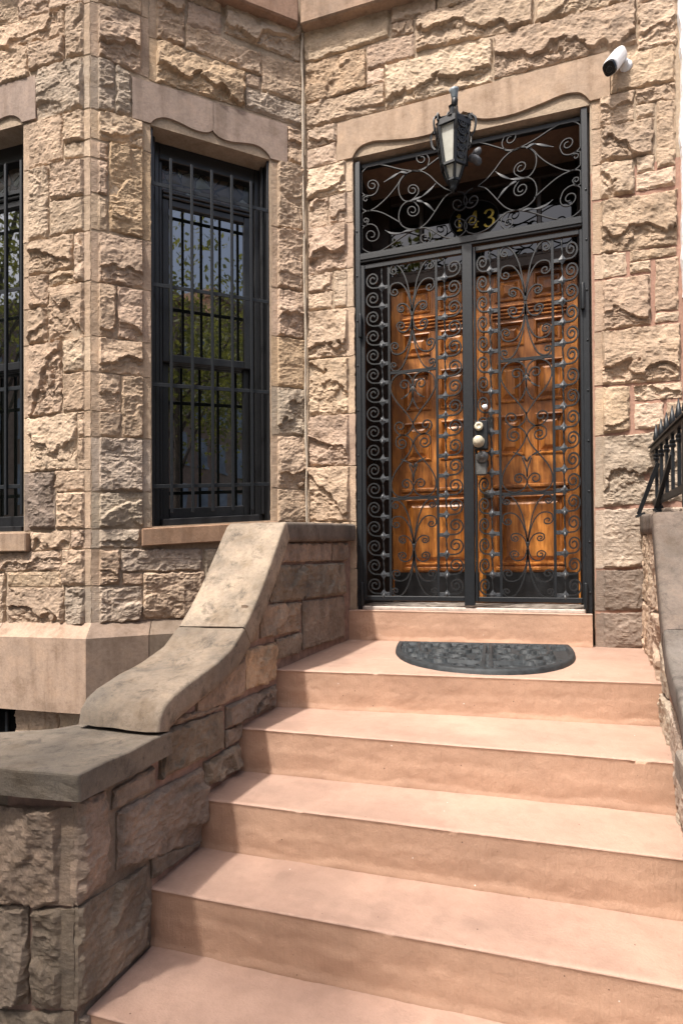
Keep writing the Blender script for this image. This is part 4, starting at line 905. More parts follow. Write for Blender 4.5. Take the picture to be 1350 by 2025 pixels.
for x_ in (GX0+.018, GX1-.02):      # hinge barrels
    for z_ in (3.02, 1.30):
        hb = MB(); hb.lathe([(.011, -.075), (.012, -.07), (.012, .07), (.011, .075)], (x_+(.016 if x_ < .7 else -.016), YG-.032, z_), (0, 0, 1), 0, 10); hb.build('hinge', [M_IRON], gate)
for k in range(9):
    for x_ in (GX0+.012, GX1-.012):
        mb.lathe([(.006, 0), (.006, .003), (.003, .005)], (x_, YG-.018, 1.32+k*.29), (0, -1, 0), 0, 8)
frame = mb.build('gate_frame', [M_IRON], gate)
def spir(c, p, turns, rin=.26, n=34, sq=1.):
    """points from p inwards to a spiral eye about c; turns < 0 runs clockwise in photo coordinates"""
    c = np.array(c, float); p = np.array(p, float); d = p-c; a0 = math.atan2(d[1], d[0]); r0 = np.linalg.norm(d)
    t = np.linspace(0, 1, n)[1:]; a = a0+t*turns*2*math.pi; r = r0*(1-(1-rin)*t**.85)
    return np.stack([c[0]+r*np.cos(a), c[1]+r*np.sin(a)], 1)
def path(pts, c0=None, t0=0, c1=None, t1=0, k=7):
    P = catmull(pts, k)
    if c0 is not None: P = np.concatenate([spir(c0, pts[0], t0)[::-1], P])
    if c1 is not None: P = np.concatenate([P, spir(c1, pts[-1], t1)])
    return P
# --- transom grille, traced on the left half and mirrored about the middle
def cc4(P): return np.array([gp(680+x/4.8214, 180+y/4.8214) for x, y in P])
XC0 = .705
tr = []
tr.append(path([(150, 940), (138, 870), (160, 780), (220, 715), (300, 690), (400, 702), (520, 732), (620, 748), (690, 750), (760, 725), (850, 660), (945, 590), (1010, 548)], None))
tr.append(np.concatenate([spir((265, 890), (325, 900), -1.35)[::-1], catmull([(325, 900), (300, 960), (250, 988), (190, 980), (150, 940)], 6)]))
tr.append(path([(790, 600), (808, 650), (780, 718), (715, 750), (640, 752)], (735, 635), -1.25))
tr.append(path([(230, 1010), (200, 985), (160, 1005), (145, 1055), (165, 1108), (215, 1135), (270, 1118), (340, 1068), (430, 980), (500, 890), (540, 825), (590, 775), (660, 750), (740, 757), (810, 795), (880, 862), (955, 918), (1030, 948)], (203, 1025), -1.0))
tr.append(path([(690, 985), (640, 1030), (578, 1040), (532, 992), (516, 920), (530, 850), (580, 782)], (650, 935), -1.5))
tr.append(path([(700, 1085), (655, 1045), (590, 1050), (540, 1100), (518, 1180), (532, 1252), (580, 1295), (650, 1309), (722, 1294), (790, 1240), (850, 1160), (905, 1075), (962, 998), (1032, 950)], (648, 1130), 1.5))
tr.append(path([(232, 1225), (205, 1275), (165, 1270), (145, 1225), (165, 1165), (220, 1134), (290, 1134), (360, 1152), (440, 1192), (540, 1250)], (203, 1228), -1.1))
tr.append(path([(328, 1340), (300, 1282), (240, 1260), (185, 1288), (150, 1350), (140, 1425), (170, 1492), (240, 1530), (325, 1522), (425, 1468), (560, 1372), (660, 1316), (735, 1297), (800, 1298), (870, 1340), (950, 1382), (1020, 1392), (1085, 1383), (1135, 1350)], (258, 1365), 1.35))
tr.append(path([(1135, 1350), (1165, 1298), (1160, 1245), (1120, 1212)], None, 0, (1095, 1262), -1.1))
tr.append(path([(780, 1297), (818, 1325), (830, 1385), (798, 1436)], None, 0, (768, 1390), 1.2))
tr.append(path([(1080, 948), (1140, 970), (1168, 1035), (1145, 1105)], None, 0, (1085, 1068), 1.2))
lv = [[(600, 778), (535, 768), (470, 808), (375, 862)], [(640, 1035), (700, 1018), (760, 985), (820, 935), (872, 872)], [(690, 1040), (745, 1052), (800, 1085), (862, 1145)], [(640, 1325), (590, 1330), (520, 1352), (450, 1352), (388, 1322)]]
grl = MB(); lfs = []
zlim = 4.06
for P in tr:
    q = cc4(P); q[:, 1] = np.minimum(q[:, 1], zlim+.005); q[:, 0] = np.maximum(q[:, 0], GX0+.040)
    for s_ in (0, 1):
        w = q.copy()
        if s_: w[:, 0] = 2*XC0-w[:, 0]; w[:, 1] += .004
        grl.sweep(to3(w, YG+.014), NY, .011, .0052)
for P in lv:
    q = cc4(catmull(P, 6)); n = len(q); t = np.linspace(0, 1, n); tp = .35+1.0*np.abs(np.sin(t*2*math.pi*1.0+.5))*(t < .92)+.0
    for s_ in (0, 1):
        w = q.copy()
        if s_: w[:, 0] = 2*XC0-w[:, 0]
        lf = MB(); lf.sweep(to3(w, YG+.008), NY, .009, .0092, taper=tp); lfs.append(lf)
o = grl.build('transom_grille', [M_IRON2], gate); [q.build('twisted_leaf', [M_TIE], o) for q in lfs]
# --- leaves
def cL(P): return np.array([gp(700+x/5.625, 440+y/5.625) for x, y in P])          # traced from the left leaf
def cR(P): return np.array([gp(920+x/5.1923, 440+y/5.1923) for x, y in P])        # from the right leaf, upper
def cS(P): return np.array([gp(920+x/4.8231, 800+y/4.8231) for x, y in P])        # from the right leaf, lower
fly = [path([(402, 470), (428, 433), (478, 430), (535, 490), (590, 622), (624, 785), (641, 900), (648, 985)], (438, 498), -1.35),
       path([(398, 735), (410, 665), (468, 632), (530, 645), (585, 715), (622, 825), (641, 925), (648, 985)], (450, 735), -1.2),
       path([(484, 935), (492, 892), (540, 870), (590, 890), (626, 945), (640, 1005)], (525, 932), -1.3),
       path([(474, 1125), (500, 1180), (550, 1200), (606, 1168), (634, 1100), (645, 1010)], (525, 1128), 1.3),
       path([(403, 1372), (430, 1440), (490, 1456), (560, 1420), (612, 1320), (640, 1185), (649, 1050)], (455, 1365), 1.3),
       path([(402, 1592), (430, 1640), (482, 1646), (542, 1590), (602, 1440), (640, 1245), (650, 1080)], (440, 1585), 1.2)]
ctr = cL([(650, 990)])[0]
flyw = [cL(P)-ctr for P in fly]
flyw = [np.stack([np.minimum(q[:, 0], -.0), q[:, 1]], 1) for q in flyw]
z_top, z_r1, z_r2 = zc0-.035, None, None
H1 = path([(500, 1560), (478, 1520), (510, 1490)], None)  # unused lead
hc = cR([(630, 1545)])[0]
heart = [cR(path([(575, 1540), (545, 1585), (600, 1565), (626, 1510), (602, 1440), (540, 1404), (470, 1415), (412, 1462), (382, 1540), (392, 1622), (450, 1720), (532, 1812), (602, 1905), (630, 1950)][2:], (537, 1535), -1.25))-hc]
stem = [cR(catmull([(636, 1580), (628, 1680), (600, 1760), (565, 1815)], 6))-hc]
hleaf = [cR(catmull([(630, 1545), (590, 1620), (530, 1690), (470, 1725)], 6))-hc]
h2 = cS([(592, 60)])[0]
low = [cS(path([(592, 62), (585, 120), (560, 165), (505, 205), (445, 196), (402, 150)], None, 0, (455, 118), 1.15))-h2,
       cS(path([(592, 300), (582, 262), (535, 215), (470, 206), (420, 240), (412, 300)], None, 0, (475, 288), -1.35))-h2,
       cS(path([(592, 290), (555, 380), (482, 480), (405, 590), (366, 690), (372, 770), (422, 830), (500, 842), (572, 800), (597, 735), (572, 685)], None, 0, (522, 712), -1.25))-h2]
stem2 = [cS(catmull([(598, 690), (590, 610), (572, 555), (552, 510)], 6))-h2]
leaf2 = [cS(catmull([(596, 665), (560, 610), (500, 575), (435, 550)], 6))-h2]
def make_leaf(px_in0, px_in1, px_cols, name, left):
    """px_cols: photo x (at photo y=800) of scroll strip, twisted bar, flat bar, centre, flat bar, twisted bar, scroll strip"""
    L = lambda x: gp(x, 800)[0]
    x0, x1 = px_in0, px_in1
    s1, t1, f1, c, f2, t2, s2 = [L(x) for x in px_cols]
    zt = zc0-.006; zlo = zb
    mb = MB()
    if left: B(mb, x0, x0+.026, YG-.014, YG+.014, zlo, zt); B(mb, x1-.062, x1, YG-.026, YG+.012, zlo-.022, zt+.016); xa, xb = x0+.026, x1-.062
    else: B(mb, x0, x0+.016, YG-.014, YG+.014, zlo, zt); B(mb, x1-.028, x1, YG-.014, YG+.014, zlo, zt); xa, xb = x0+.016, x1-.028
    B(mb, xa+.0005, xb-.0005, YG-.013, YG+.013, zt-.030, zt-.0005); B(mb, xa+.0005, xb-.0005, YG-.013, YG+.013, zlo, zlo+.030)
    zi0, zi1 = zlo+.030, zt-.030
    for x_ in (f1, f2): B(mb, x_-.0075, x_+.0075, YG-.006, YG+.006, zi0+.0002, zi1-.0002, .001)
    r1 = .5*(gp(815, 735)[1]+gp(1040, 708)[1]); r2 = .5*(gp(815, 985)[1]+gp(1040, 976)[1])
    for z_ in (r1, r2): B(mb, f1+.008, f2-.008, YG-.0055, YG+.0055, z_-.009, z_+.009, .001)
    leaf = mb.build(name, [M_IRON], gate)
    hw = (f2-f1)/2-.009
    # centre scrolls
    SCS = [MB()]; lfs = []
    def put(q, at, kx, kz, flipz=1):
        for s_ in (1, -1):
            w = np.stack([at[0]+s_*q[:, 0]*kx, at[1]+flipz*q[:, 1]*kz], 1); SCS[0].sweep(to3(w), NY, .014, .0074)
    ext = max(abs(q[:, 0]).max() for q in flyw); up = max(q[:, 1].max() for q in flyw); dn = min(q[:, 1].min() for q in flyw)
    for (za, zb_) in ((r1+.009, zi1), (zi0, r2-.009)):
        kz = (zb_-za)/(up-dn); kx = hw/ext
        for q in flyw: put(q, (c, za-dn*kz), kx, kz)
        B(SCS[0], c-.009, c+.009, YG-.010, YG+.010, za-dn*kz-.014, za-dn*kz+.014, .003); SCS[0].build('centre_scroll', [M_IRON2], leaf); SCS[0] = MB()
    # hearts, scaled to the middle field
    mh = r1-r2-.018; e1 = abs(heart[0][:, 0]).max(); top = heart[0][:, 1].max()
    zj = h2[1]-hc[1]; bot = min(q[:, 1].min() for q in low)+zj; kz = mh/(top-bot); kx = hw/e1; z0_ = r1-.009-top*kz
    for q in heart+stem: put(q, (c, z0_), kx, kz)
    for q in low+stem2: put(q, (c, z0_+zj*kz), min(kx, hw/abs(low[2][:, 0]).max()), kz)
    for qs, zz_ in ((hleaf, z0_), (leaf2, z0_+zj*kz)):
        for q in qs:
            for s_ in (1, -1):
                n = len(q); t = np.linspace(0, 1, n); w = np.stack([c+s_*q[:, 0]*kx*.8, zz_+q[:, 1]*kz*.8], 1)
                lf_ = MB(); lf_.sweep(to3(w, YG-.003), NY, .009, .009, taper=.4+.9*np.abs(np.sin(t*7))); lfs.append(lf_)
    SCS[0].build('centre_scroll', [M_IRON2], leaf); [q.build('twisted_leaf', [M_IRON2], leaf) for q in lfs]
    # side strips
    N = 17; pitch = (zi1-zi0-.02)/N
    for (xs_, xt, xf, sg, edge) in ((s1, t1, f1, -1, xa), (s2, t2, f2, 1, xb)):
        tw = MB()
        R_ = pitch*.435; xw = min(R_, abs(edge-xt)*.5-.004)
        xcn = edge-sg*(xw+.002)
        rj = random.Random(int(xs_*1000))
        for k in range(N):
            z0_ = zi0+.012+k*pitch; zc_ = z0_+R_+.003
            big = 1.0
            th_ = np.linspace(-.5*math.pi, -.5*math.pi+2*math.pi*1.72, 46); t = np.linspace(0, 1, 46)
            r_ = 1-.80*t**.8; sq = rj.uniform(.95, 1.04)
            x_ = xcn+sg*np.cos(th_)*xw*r_*sq; z_ = zc_+np.sin(th_)*R_*r_
            lead = np.array([(xt, z0_+.003), (xt+sg*abs(xcn-xt)*.5, z0_+.0015)])
            q = np.concatenate([lead, np.stack([x_, z_], 1)]); st_ = MB(); st_.sweep(to3(q), NY, .014, .0088); st_.build('side_scroll', [M_IRON2], leaf); nd_ = MB()
            B(nd_, min(xt, xf-sg*-.0)+.0, max(xt, xf), YG-.005, YG+.005, z0_-.011, z0_+.012, .001)
            d = .0165; nd_.add([(xt-d*1.35, YG-.0065, z0_+.001), (xt, YG-.0065, z0_-d*1.9), (xt+d*1.35, YG-.0065, z0_+.001), (xt, YG-.0065, z0_+d*1.9), (xt, YG-.013, z0_+.001), (xt, YG+.006, z0_+.001)],
                           [(0, 1, 4), (1, 2, 4), (2, 3, 4), (3, 0, 4), (1, 0, 5), (2, 1, 5), (3, 2, 5), (0, 3, 5)], 0)
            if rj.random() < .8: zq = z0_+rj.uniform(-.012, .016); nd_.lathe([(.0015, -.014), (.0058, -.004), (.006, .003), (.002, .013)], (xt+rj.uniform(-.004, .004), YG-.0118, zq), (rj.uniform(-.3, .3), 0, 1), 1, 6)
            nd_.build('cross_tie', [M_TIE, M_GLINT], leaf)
        zz = np.linspace(zi0+.001, zi1-.001, N*14); n = len(zz)
        ph = (zz-zi0-.012)/pitch; tp = .55+.35*np.abs(np.sin(ph*math.pi*3))
        bend = np.sin(ph*2*math.pi)*.0018
        tw.sweep(np.stack([xt+bend, zz*0+YG, zz], 1), NY, .013, .014, taper=tp, sides=6)
        tw.build('twisted_bar', [M_IRON2], leaf)
    return leaf, (x0, x1, xa, xb)
xl0 = gp(717, 800)[0]-.004; xl1 = gp(936, 800)[0]; xr1 = gp(1157.5, 800)[0]
leafL, _ = make_leaf(xl0, xl1, (739, 756.5, 770, 816, 864, 880.5, 900), 'gate_leaf', True)
leafR, rx = make_leaf(xl1+.003, xr1, (951, 970.5, 987.5, 1040, 1094, 1113.5, 1131), 'gate_leaf', False)
def bxz(x, y): return gp(x, y)
mb = MB(); a = bxz(938, 893); b = bxz(963, 834); B(mb, a[0]+.002, b[0]+.006, YG-.052, YG-.0145, a[1], b[1], .006); lk = mb.build('lock_box', [M_IRON], leafR)
mb = MB(); c = bxz(947, 847); mb.lathe([(.026, 0), (.026, .012), (.022, .018), (.010, .019), (.009, .016), (.002, .016)], (c[0]+.002, YG-.052, c[1]), (0, -1, 0), 0, 22); mb.build('lock_cylinder', [M_CREAM], lk)
mb = MB(); c = bxz(947.5, 877); mb.lathe([(.034, 0), (.034, .005), (.018, .008), (.017, .022), (.027, .028), (.0315, .040), (.028, .052), (.015, .059), (.003, .061)], (c[0], YG-.052, c[1]), (0, -1, 0), 0, 24); mb.build('lock_knob', [M_CREAM], lk)
mb = MB(); a = bxz(941, 942); b = bxz(963, 897); B(mb, a[0], b[0], YG-.040, YG-.0145, a[1], b[1], .008); c = bxz(954, 906); mb.lathe([(.036, 0), (.036, .010), (.030, .014), (.014, .015), (.013, .022), (.004, .023)], (c[0], YG-.040, c[1]), (0, -1, 0), 0, 22)
mb.build('deadbolt', [M_LOCK], leafR)
mb = MB(); c = bxz(959, 806); mb.lathe([(.012, -.016), (.016, -.004), (.014, .010), (.004, .014)], (c[0], YG-.016, c[1]), (1, 0, .2), 0, 10); mb.build('tag', [M_WHITE], leafR)

# ------------------------------------------------------------------ lantern under the lintel
lan = thing('wall_lantern', 'old black iron lantern with frosted glass hung under the door lintel', 'lantern', (.66, -.14, 3.70))
lx, ly = .655, -.14
ztp, zmd, zlo2, zbt = 4.055, 3.825, 3.745, 3.70
mbF = MB(); mbG = MB(); mbO = MB()
a0 = math.radians(-104)+math.pi/6      # one face turned towards the steps' foot
def hexp(r, z, k, n=6): a = a0+2*math.pi*k/n; return np.array([lx+r*math.cos(a), ly+r*math.sin(a), z])
rT, rM, rB = .103, .066, .034
for k in range(6):
    A, Bq = hexp(rT, ztp, k), hexp(rT, ztp, k+1); C_, D_ = hexp(rM, zmd, k), hexp(rM, zmd, k+1); E_, F_ = hexp(rB, zlo2, k), hexp(rB, zlo2, k+1)
    rad = np.array([math.cos(a0+2*math.pi*(k+.5)/6), math.sin(a0+2*math.pi*(k+.5)/6), 0])
    mbF.sweep([A, C_], rad, .016, .016); mbF.sweep([C_, E_], rad, .013, .013); mbF.sweep([A, Bq], (0, 0, 1), .034, .016); mbF.sweep([C_, D_], (0, 0, 1), .014, .018); mbF.sweep([E_, F_], (0, 0, 1), .012, .012)
    ins = lambda P, q: P*(1-q)+np.array([lx, ly, P[2]])*q
    G = [ins(A, .07), ins(Bq, .07), ins(D_, .07), ins(C_, .07)]; mbG.add(G, [(3, 2, 1, 0)]); G = [ins(C_, .08), ins(D_, .08), ins(F_, .08), ins(E_, .08)]; mbG.add(G, [(3, 2, 1, 0)])
    if k % 2 == 0:   # pierced scroll plates on alternate faces
        for t in np.linspace(.1, .85, 5):
            c_ = (A*(1-t)+C_*t+Bq*(1-t)+D_*t)/2+rad*.006; w_ = np.linalg.norm(Bq-A)*(1-t)+np.linalg.norm(D_-C_)*t
            tang = (Bq-A)/np.linalg.norm(Bq-A); th_ = np.linspace(0, 4.4*math.pi, 30); r_ = w_*.40*(1-th_/(4.8*math.pi))
            mbO.sweep([c_+tang*r*math.cos(q)+np.array([0, 0, 1.])*r*math.sin(q)*.75 for q, r in zip(th_, r_)], rad, .008, .009)
    # crown leaves
    top = hexp(rT+.004, ztp+.012, k); q = [top, top+rad*.0+np.array([0, 0, .035]), top*.82+np.array([lx, ly, ztp+.075])*.18+np.array([0, 0, .012]), hexp(.05, ztp+.055, k), hexp(.03, ztp+.09, k)]
    mbO.sweep(catmull(q, 5), rad, .03, .012, taper=np.linspace(1, .4, len(catmull(q, 5))))
    sg_ = hexp(rT+.010, ztp-.01, k); q = [sg_+np.array([0, 0, .05]), sg_+rad*.0+(sg_-np.array([lx, ly, sg_[2]]))*.22+np.array([0, 0, .02]), sg_+(sg_-np.array([lx, ly, sg_[2]]))*.18+np.array([0, 0, -.04]), sg_+np.array([0, 0, -.075])]
    mbO.sweep(catmull(q, 5), rad, .012, .009)
mbF.lathe([(.108, 0), (.098, .014), (.070, .030), (.045, .055), (.024, .075), (.020, .11), (.028, .12), (.014, .132)], (lx, ly, ztp+.014), (0, 0, 1), 0, 6, None, False)
mbF.lathe([(.036, 0), (.030, -.018), (.018, -.028), (.022, -.04), (.010, -.055), (.004, -.07)], (lx, ly, zlo2), (0, 0, 1), 0, 12)
mbF.lathe([(.018, .0), (.020, .05), (.016, .06)], (lx+.008, ly, ztp+.12), (.08, 0, 1), 0, 12)
# arm back to the grille
mbF.sweep(catmull([(lx, ly, ztp+.07), (lx+.04, ly+.06, ztp+.05), (lx+.06, YG-.02, 4.0), (lx+.06, YG, 3.93)], 8), (1, 0, 0), .018, .018, sides=6)
mbF.build('frame', [M_IRON], lan); mbG.build('glass', [M_FROST], lan); mbO.build('ornament', [M_IRON2], lan)
mb = MB(); mb.lathe([(.014, 0), (.018, .006), (.023, .045), (.029, .056), (.026, .056), (.016, .02)], (lx+.012, ly, ztp+.175), (-.06, 0, 1), 0, 18); mb.build('socket_cup', [simple('grey_plastic', (.22, .26, .29), .5, nscale=20, var=.1)], lan)
mb = MB()
pts = [(lx+.115+.02*math.sin(k*1.3), -.02+.012*math.cos(k*2.1), 3.985-k*.012) for k in range(8)]; mb.sweep(catmull(pts, 4), (0, 1, 0), .04, .045, sides=8, taper=np.interp(np.linspace(0, 1, len(catmull(pts, 4))), [0, .15, .8, 1], [.3, 1, 1.1, .6])); mb.build('wrapped_joint', [simple('grey_tape', (.10, .105, .115), .6, nscale=60, var=.25)], lan)

# ------------------------------------------------------------------ security camera
sec = thing('security_camera', 'small white security camera with a black lens face on the wall by the lintel', 'camera', (1.585, -.02, 4.25))
M0 = by(1226, 112, -.04); F0 = by(1203, 136, -.14)
ax = F0-M0; F1 = M0+ax*.92; axn = ax/np.linalg.norm(ax)
def rbox_along(mb, p0, p1, w, h, n=20, r=.35, m_=0, tilt=0.):
    """rounded bar between p0 and p1"""
    T = (p1-p0)/np.linalg.norm(p1-p0); s_ = np.cross(T, (0, 0, 1.)); s_ /= np.linalg.norm(s_); u_ = np.cross(s_, T)
    ring = []
    for k in range(n):
        a = 2*math.pi*k/n; c_, d_ = math.cos(a), math.sin(a); q = (abs(c_)**3.2+abs(d_)**3.2)**(-1/3.2); ring.append((c_*q*w/2, d_*q*h/2))
    st = [(0., .72), (.05, .93), (.12, 1.), (.9, 1.), (1., .97)]
    V = [[p0+(p1-p0)*t+s_*a*k_+u_*b*k_ for a, b in ring] for t, k_ in st]
    V = np.array(V).reshape(-1, 3); f = [(i*n+k, i*n+(k+1) % n, (i+1)*n+(k+1) % n, (i+1)*n+k) for i in range(len(st)-1) for k in range(n)]
    f += [tuple(range(n))[::-1], tuple((len(st)-1)*n+k for k in range(n))]; mb.add(V, f, m_, None, True); return T, s_, u_, ring
mb = MB(); T, s_, u_, ring = rbox_along(mb, M0-axn*.005+np.array([-.0, 0, .015]), F1, .074, .078); mb.build('body', [M_WHITE], sec, True)
mb = MB(); n = len(ring); e = [F1+s_*a*.95+u_*b*.95 for a, b in ring]; g = [F1+axn*.012+s_*a*.86+u_*b*.86 for a, b in ring]
mb.add(e+g, [tuple(range(n, 2*n))]+[(k, (k+1) % n, n+(k+1) % n, n+k) for k in range(n)]); lf0 = mb.build('lens_face', [simple('black_gloss_plastic', (.008, .008, .009), .12)], sec, True)
mb = MB(); mb.lathe([(.016, 0), (.016, .003), (.010, .005), (.009, .003), (.001, .003)], F1+axn*.012-u_*.004, axn, 0, 18); mb.build('lens', [M_IRON2], lf0)
mb = MB(); q = by(1237, 128, -.02); mb.lathe([(.034, 0), (.034, .010), (.026, .018), (.014, .022), (.014, .05)], (q[0], -.004, q[2]), (-.15, -1, .0), 0, 20); mb.build('mount', [M_WHITE], sec)

# ------------------------------------------------------------------ half-oval rubber mat
mat_o = thing('doormat', 'black half oval rubber doormat with raised scroll pattern on the top landing', 'doormat', (.79, -.15, 1.014))
cA, cB_ = bz(789, 1272, 1.022), bz(1123, 1279, 1.022)
cxm = .5*(cA+cB_); dirx = (cB_-cA)/np.linalg.norm(cB_-cA); wid = np.linalg.norm(cB_-cA)/2*1.01
far_ = bz(915, 1330, 1.02); diry = np.array([dirx[1], -dirx[0], 0.]); dep = abs((far_-cxm)@diry)*.985
mb = MB(); nr_, na = 150, 260
rr_ = np.linspace(0, 1, nr_); aa = np.linspace(0, math.pi, na); Rr, A_ = np.meshgrid(rr_, aa)
sup = 1/(np.abs(np.cos(A_))**2.35+np.abs(np.sin(A_))**2.35)**(1/2.35)
U_ = np.cos(A_)*Rr*wid*sup; V_ = np.sin(A_)*Rr*dep*sup
pat = np.zeros_like(U_)
rg = random.Random(4)
dist = np.full(U_.shape, 9.)
def strokes(P, w_=.007):
    global dist
    P = np.asarray(P)
    for a, b in zip(P[:-1], P[1:]):
        d = b-a; L2 = d@d+1e-9; t = np.clip(((U_-a[0])*d[0]+(V_-a[1])*d[1])/L2, 0, 1)
        dist = np.minimum(dist, np.hypot(U_-a[0]-d[0]*t, V_-a[1]-d[1]*t)-(w_-.007))
def scr(cx_, cy_, r, t0, turns, sg):
    t = np.linspace(0, 1, 22); a = t0+sg*t*turns*2*math.pi; q = r*(1-.8*t); return np.stack([cx_+q*np.cos(a), cy_+q*np.sin(a)*.95], 1)
for i in range(9):
    for j in range(5):
        cx_ = -wid+(i+.5)*wid*2/9+rg.uniform(-.02, .02); cy_ = dep*(j+.45)/5+rg.uniform(-.02, .02)
        if (abs(cx_)/wid)**2.3+(cy_/dep)**2.3 < .86: strokes(scr(cx_, cy_, rg.uniform(.045, .065), rg.uniform(0, 6.28), rg.uniform(1.0, 1.5), rg.choice((-1, 1))))
strokes([(.02, .03), (-.015, dep*.93)], .010); strokes([(.05, .03), (.02, dep*.93)], .010)
ar = np.linspace(.06, math.pi-.06, 40); s2 = 1/(np.abs(np.cos(ar))**2.35+np.abs(np.sin(ar))**2.35)**(1/2.35)
strokes(np.stack([np.cos(ar)*wid*.74*s2, np.sin(ar)*dep*.74*s2], 1), .009)
rim_ = np.maximum(sstep((Rr-.925)/.02), sstep((.03-V_)/.006))
raised = np.maximum(rim_, sstep((.0085-dist)/.004))
hgt = .006+.015*raised*(1-sstep((Rr-.985)/.015))-.004*(1-raised)
P3 = cxm[None, None]+dirx*U_[..., None]+diry*V_[..., None]; P3[..., 2] = 1.014+hgt
P3[:, -1, 2] = 1.010
mb.grid(P3, 0, None, True, True); 
bk = np.stack([P3[0, ::-1], P3[0, ::-1]*[1, 1, 0]+[0, 0, 1.008]], 0); mb.grid(bk, 0, None, False); bk = np.stack([P3[-1], P3[-1]*[1, 1, 0]+[0, 0, 1.008]], 0); mb.grid(bk, 0, None, False)
mb.build('mat', [M_RUBBER], mat_o)

# ------------------------------------------------------------------ iron railing on the right coping
rl = thing('iron_railing', 'black iron railing with spear tips and slanted braces on the right stair wall', 'railing', (1.70, -.1, 1.76))
RX = lambda y: 1.712
zr_t, zr_b = 2.105, 1.815
mb = MB(); mb.sweep([(RX(y), y, zr_t) for y in (-.03, -1.12)], (0, 0, 1), .020, .026); mb.sweep([(RX(y), y, zr_b) for y in (-.07, -1.12)], (0, 0, 1), .030, .022); mb.sweep([(RX(y)-.0, y, zr_t+.017) for y in (-.03, -1.12)], (0, 0, 1), .008, .046)
for y in (-.16, -1.05): mb.sweep([(RX(y), y, 1.70), (RX(y), y, zr_b)], (0, 1, 0), .03, .03)
rails_o = mb.build('rail', [M_IRON], rl)
for k in range(8):
    y = -.13-k*.13; x = RX(y); mb = MB()
    w = .030 if k == 5 else .014
    mb.sweep([(x, y, 1.73 if k == 5 else zr_b+.01), (x, y, zr_t-.01)], (0, 1, 0), w, w)
    mb.lathe([(.010, 0), (.011, .012), (.016, .022), (.013, .045), (.002, .105)], (x, y, zr_t+.021), (0, 0, 1), 0, 8)
    for j in range(2): mb.lathe([(.004, -.010), (.015, -.004), (.015, .004), (.004, .010)], (x, y, zr_t-.045-j*.018), (.3, .5, 1), 0, 8)
    mb.build('spear_bar', [M_IRON], rl)
for (ya, yb_, za, zb_) in ((-.10, -.17, 1.752, zr_t-.09), (-.22, -.52, zr_b-.04, zr_t-.10)):
    mb = MB(); a = np.array([RX(ya)-.085 if ya > -.15 else RX(ya)-.02, ya, za]); b = np.array([RX(yb_), yb_, zb_])
    mb.sweep([a, b], (0, 1, 0), .020, .020); mb.sweep([a+[-.012, 0, -.012], a+[.03, 0, .004]], (0, 1, 0), .04, .014); mb.build('brace', [M_IRON], rl)

# ------------------------------------------------------------------ the street behind the camera, which the windows mirror
def leaf_tree(name, label, x, y, h, r, sd, n=2600):
    t = thing(name, label, 'tree', (x, y, -.1), 'street trees mirrored in the panes'); rg = random.Random(sd); rn = np.random.RandomState(sd)
    mb = MB(); mb.sweep(catmull([(x, y, -.2), (x+.05, y, h*.2), (x-.06, y+.05, h*.42), (x, y, h*.7)], 6), (0, 1, 0), .26, .26, sides=8, taper=np.linspace(1, .4, len(catmull([(0, 0, 0)]*4, 6))))
    tips = []
    for k in range(9):
        a = k*2.4; e = np.array([x+math.cos(a)*r*.75, y+math.sin(a)*r*.75, h*(.55+.4*rg.random())]); b = np.array([x, y, h*(.35+.03*k)])
        mb.sweep(catmull([b, b*.5+e*.5+[0, 0, .15], e], 6), (0, 0, 1), .08, .08, sides=6, taper=np.linspace(1, .3, len(catmull([b, b, e], 6)))); tips += [e, b*.4+e*.6]
    mb.build('trunk', [M_BARK], t)
    mb = MB(); tips = np.array(tips); c = tips[rn.randint(0, len(tips), n)]+rn.normal(0, r*.24, (n, 3)); s_ = rn.uniform(.04, .085, n)
    a = rn.normal(size=(n, 3)); a /= np.linalg.norm(a, axis=1)[:, None]; b = np.cross(a, rn.normal(size=(n, 3))); b /= np.linalg.norm(b, axis=1)[:, None]
    v = np.stack([c-a*s_[:, None], c+b*s_[:, None]*.5, c+a*s_[:, None], c-b*s_[:, None]*.5], 1).reshape(-1, 3)
    mb.add(v, (np.arange(n*4).reshape(-1, 4)).tolist(), 0, None, False); mb.build('crown', [M_LEAF], t)
M_BARK = simple('bark', (.09, .07, .055), .9, nscale=12, var=.4, bumpd=.02)
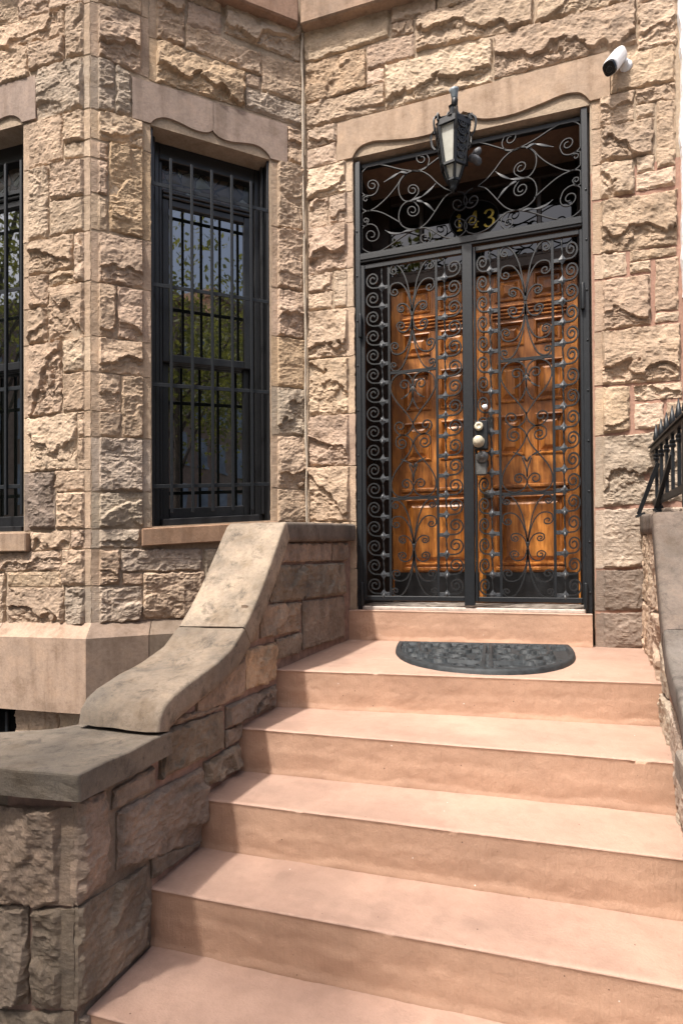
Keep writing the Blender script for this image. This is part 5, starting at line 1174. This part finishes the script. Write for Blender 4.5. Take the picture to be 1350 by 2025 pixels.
def leafm():
    M, t, p = mat('spring_leaves'); v = mapped(t)
    t.links.new(ramp(t, noise(t, 1.3, 4, .6, v), [(.3, (.07, .09, .02)), (.55, (.13, .15, .03)), (.75, (.22, .22, .05))]), p.inputs['Base Color']); p.inputs['Roughness'].default_value = .6
    tr_ = nd(t, 'ShaderNodeBsdfTranslucent'); tr_.inputs['Color'].default_value = (.24, .25, .05, 1); mx = nd(t, 'ShaderNodeMixShader'); mx.inputs[0].default_value = .45
    t.links.new(p.outputs[0], mx.inputs[1]); t.links.new(tr_.outputs[0], mx.inputs[2]); t.links.new(mx.outputs[0], t.nodes['Material Output'].inputs['Surface'])
    return M
M_LEAF = leafm()
leaf_tree('street_tree', 'leafy street tree mirrored in the canted window, nearest to the bay', 6.4, -6.4, 9.6, 2.3, 3, 6500)
leaf_tree('street_tree', 'tall street tree mirrored in the canted window, farther along the kerb', 13.0, -8.2, 11.5, 2.8, 7, 8500)
leaf_tree('street_tree', 'broad street tree mirrored in the window at the left edge', -8.4, -6.7, 10.5, 3.0, 5, 10000)
leaf_tree('street_tree', 'kerbside street tree whose crown shades the foot of the stairs', -.75, -6.5, 7.4, 1.45, 21, 8500)
leaf_tree('street_tree', 'unseen kerbside tree added to shade the pavement before the bay', -4.3, -7.0, 8.0, 1.9, 33, 7500)  # added out of view; its shade cuts light bounced off the pavement
def row_house(x0, x1, h, label, col):
    o = thing('row_house', label, 'house', ((x0+x1)/2, -21, 0), 'row houses over the street mirrored in the panes')
    M_ = simple('facade', col, .9, nscale=3, var=.25)
    mb = MB(); mb.box(x0, x1, -30, -21, -.2, h); mb.box(x0-.1, x1+.1, -30, -20.7, h, h+.5); mb.build('wall', [M_], o)
    nx = max(2, int((x1-x0)/1.9)); 
    for i in range(nx):
        for z in np.arange(1.5, h-2, 3.1):
            cx_ = x0+(i+.5)*(x1-x0)/nx; mb = MB(); mb.box(cx_-.5, cx_+.5, -21.02, -20.97, z, z+1.8); mb.box(cx_-.6, cx_+.6, -21.05, -20.9, z-.15, z-.001); mb.build('window', [M_WIN], o)
M_WIN = simple('far_window', (.35, .38, .42), .3, nscale=.8, var=.5)
row_house(-26, -14.2, 13.5, 'brown row house across the street, mirrored at the left', (.36, .23, .16)); row_house(-14, -2.2, 12.5, 'dark brick row house across the street, mirrored at the left', (.33, .19, .13))
row_house(4, 15.8, 12.5, 'brown brick row house across the street, mirrored on the right', (.42, .28, .19)); row_house(16, 27.8, 17.0, 'red brown row house across the street, mirrored on the right', (.42, .27, .19)); row_house(28, 46, 19.0, 'tall brown house across the street, mirrored far on the right', (.44, .30, .21))
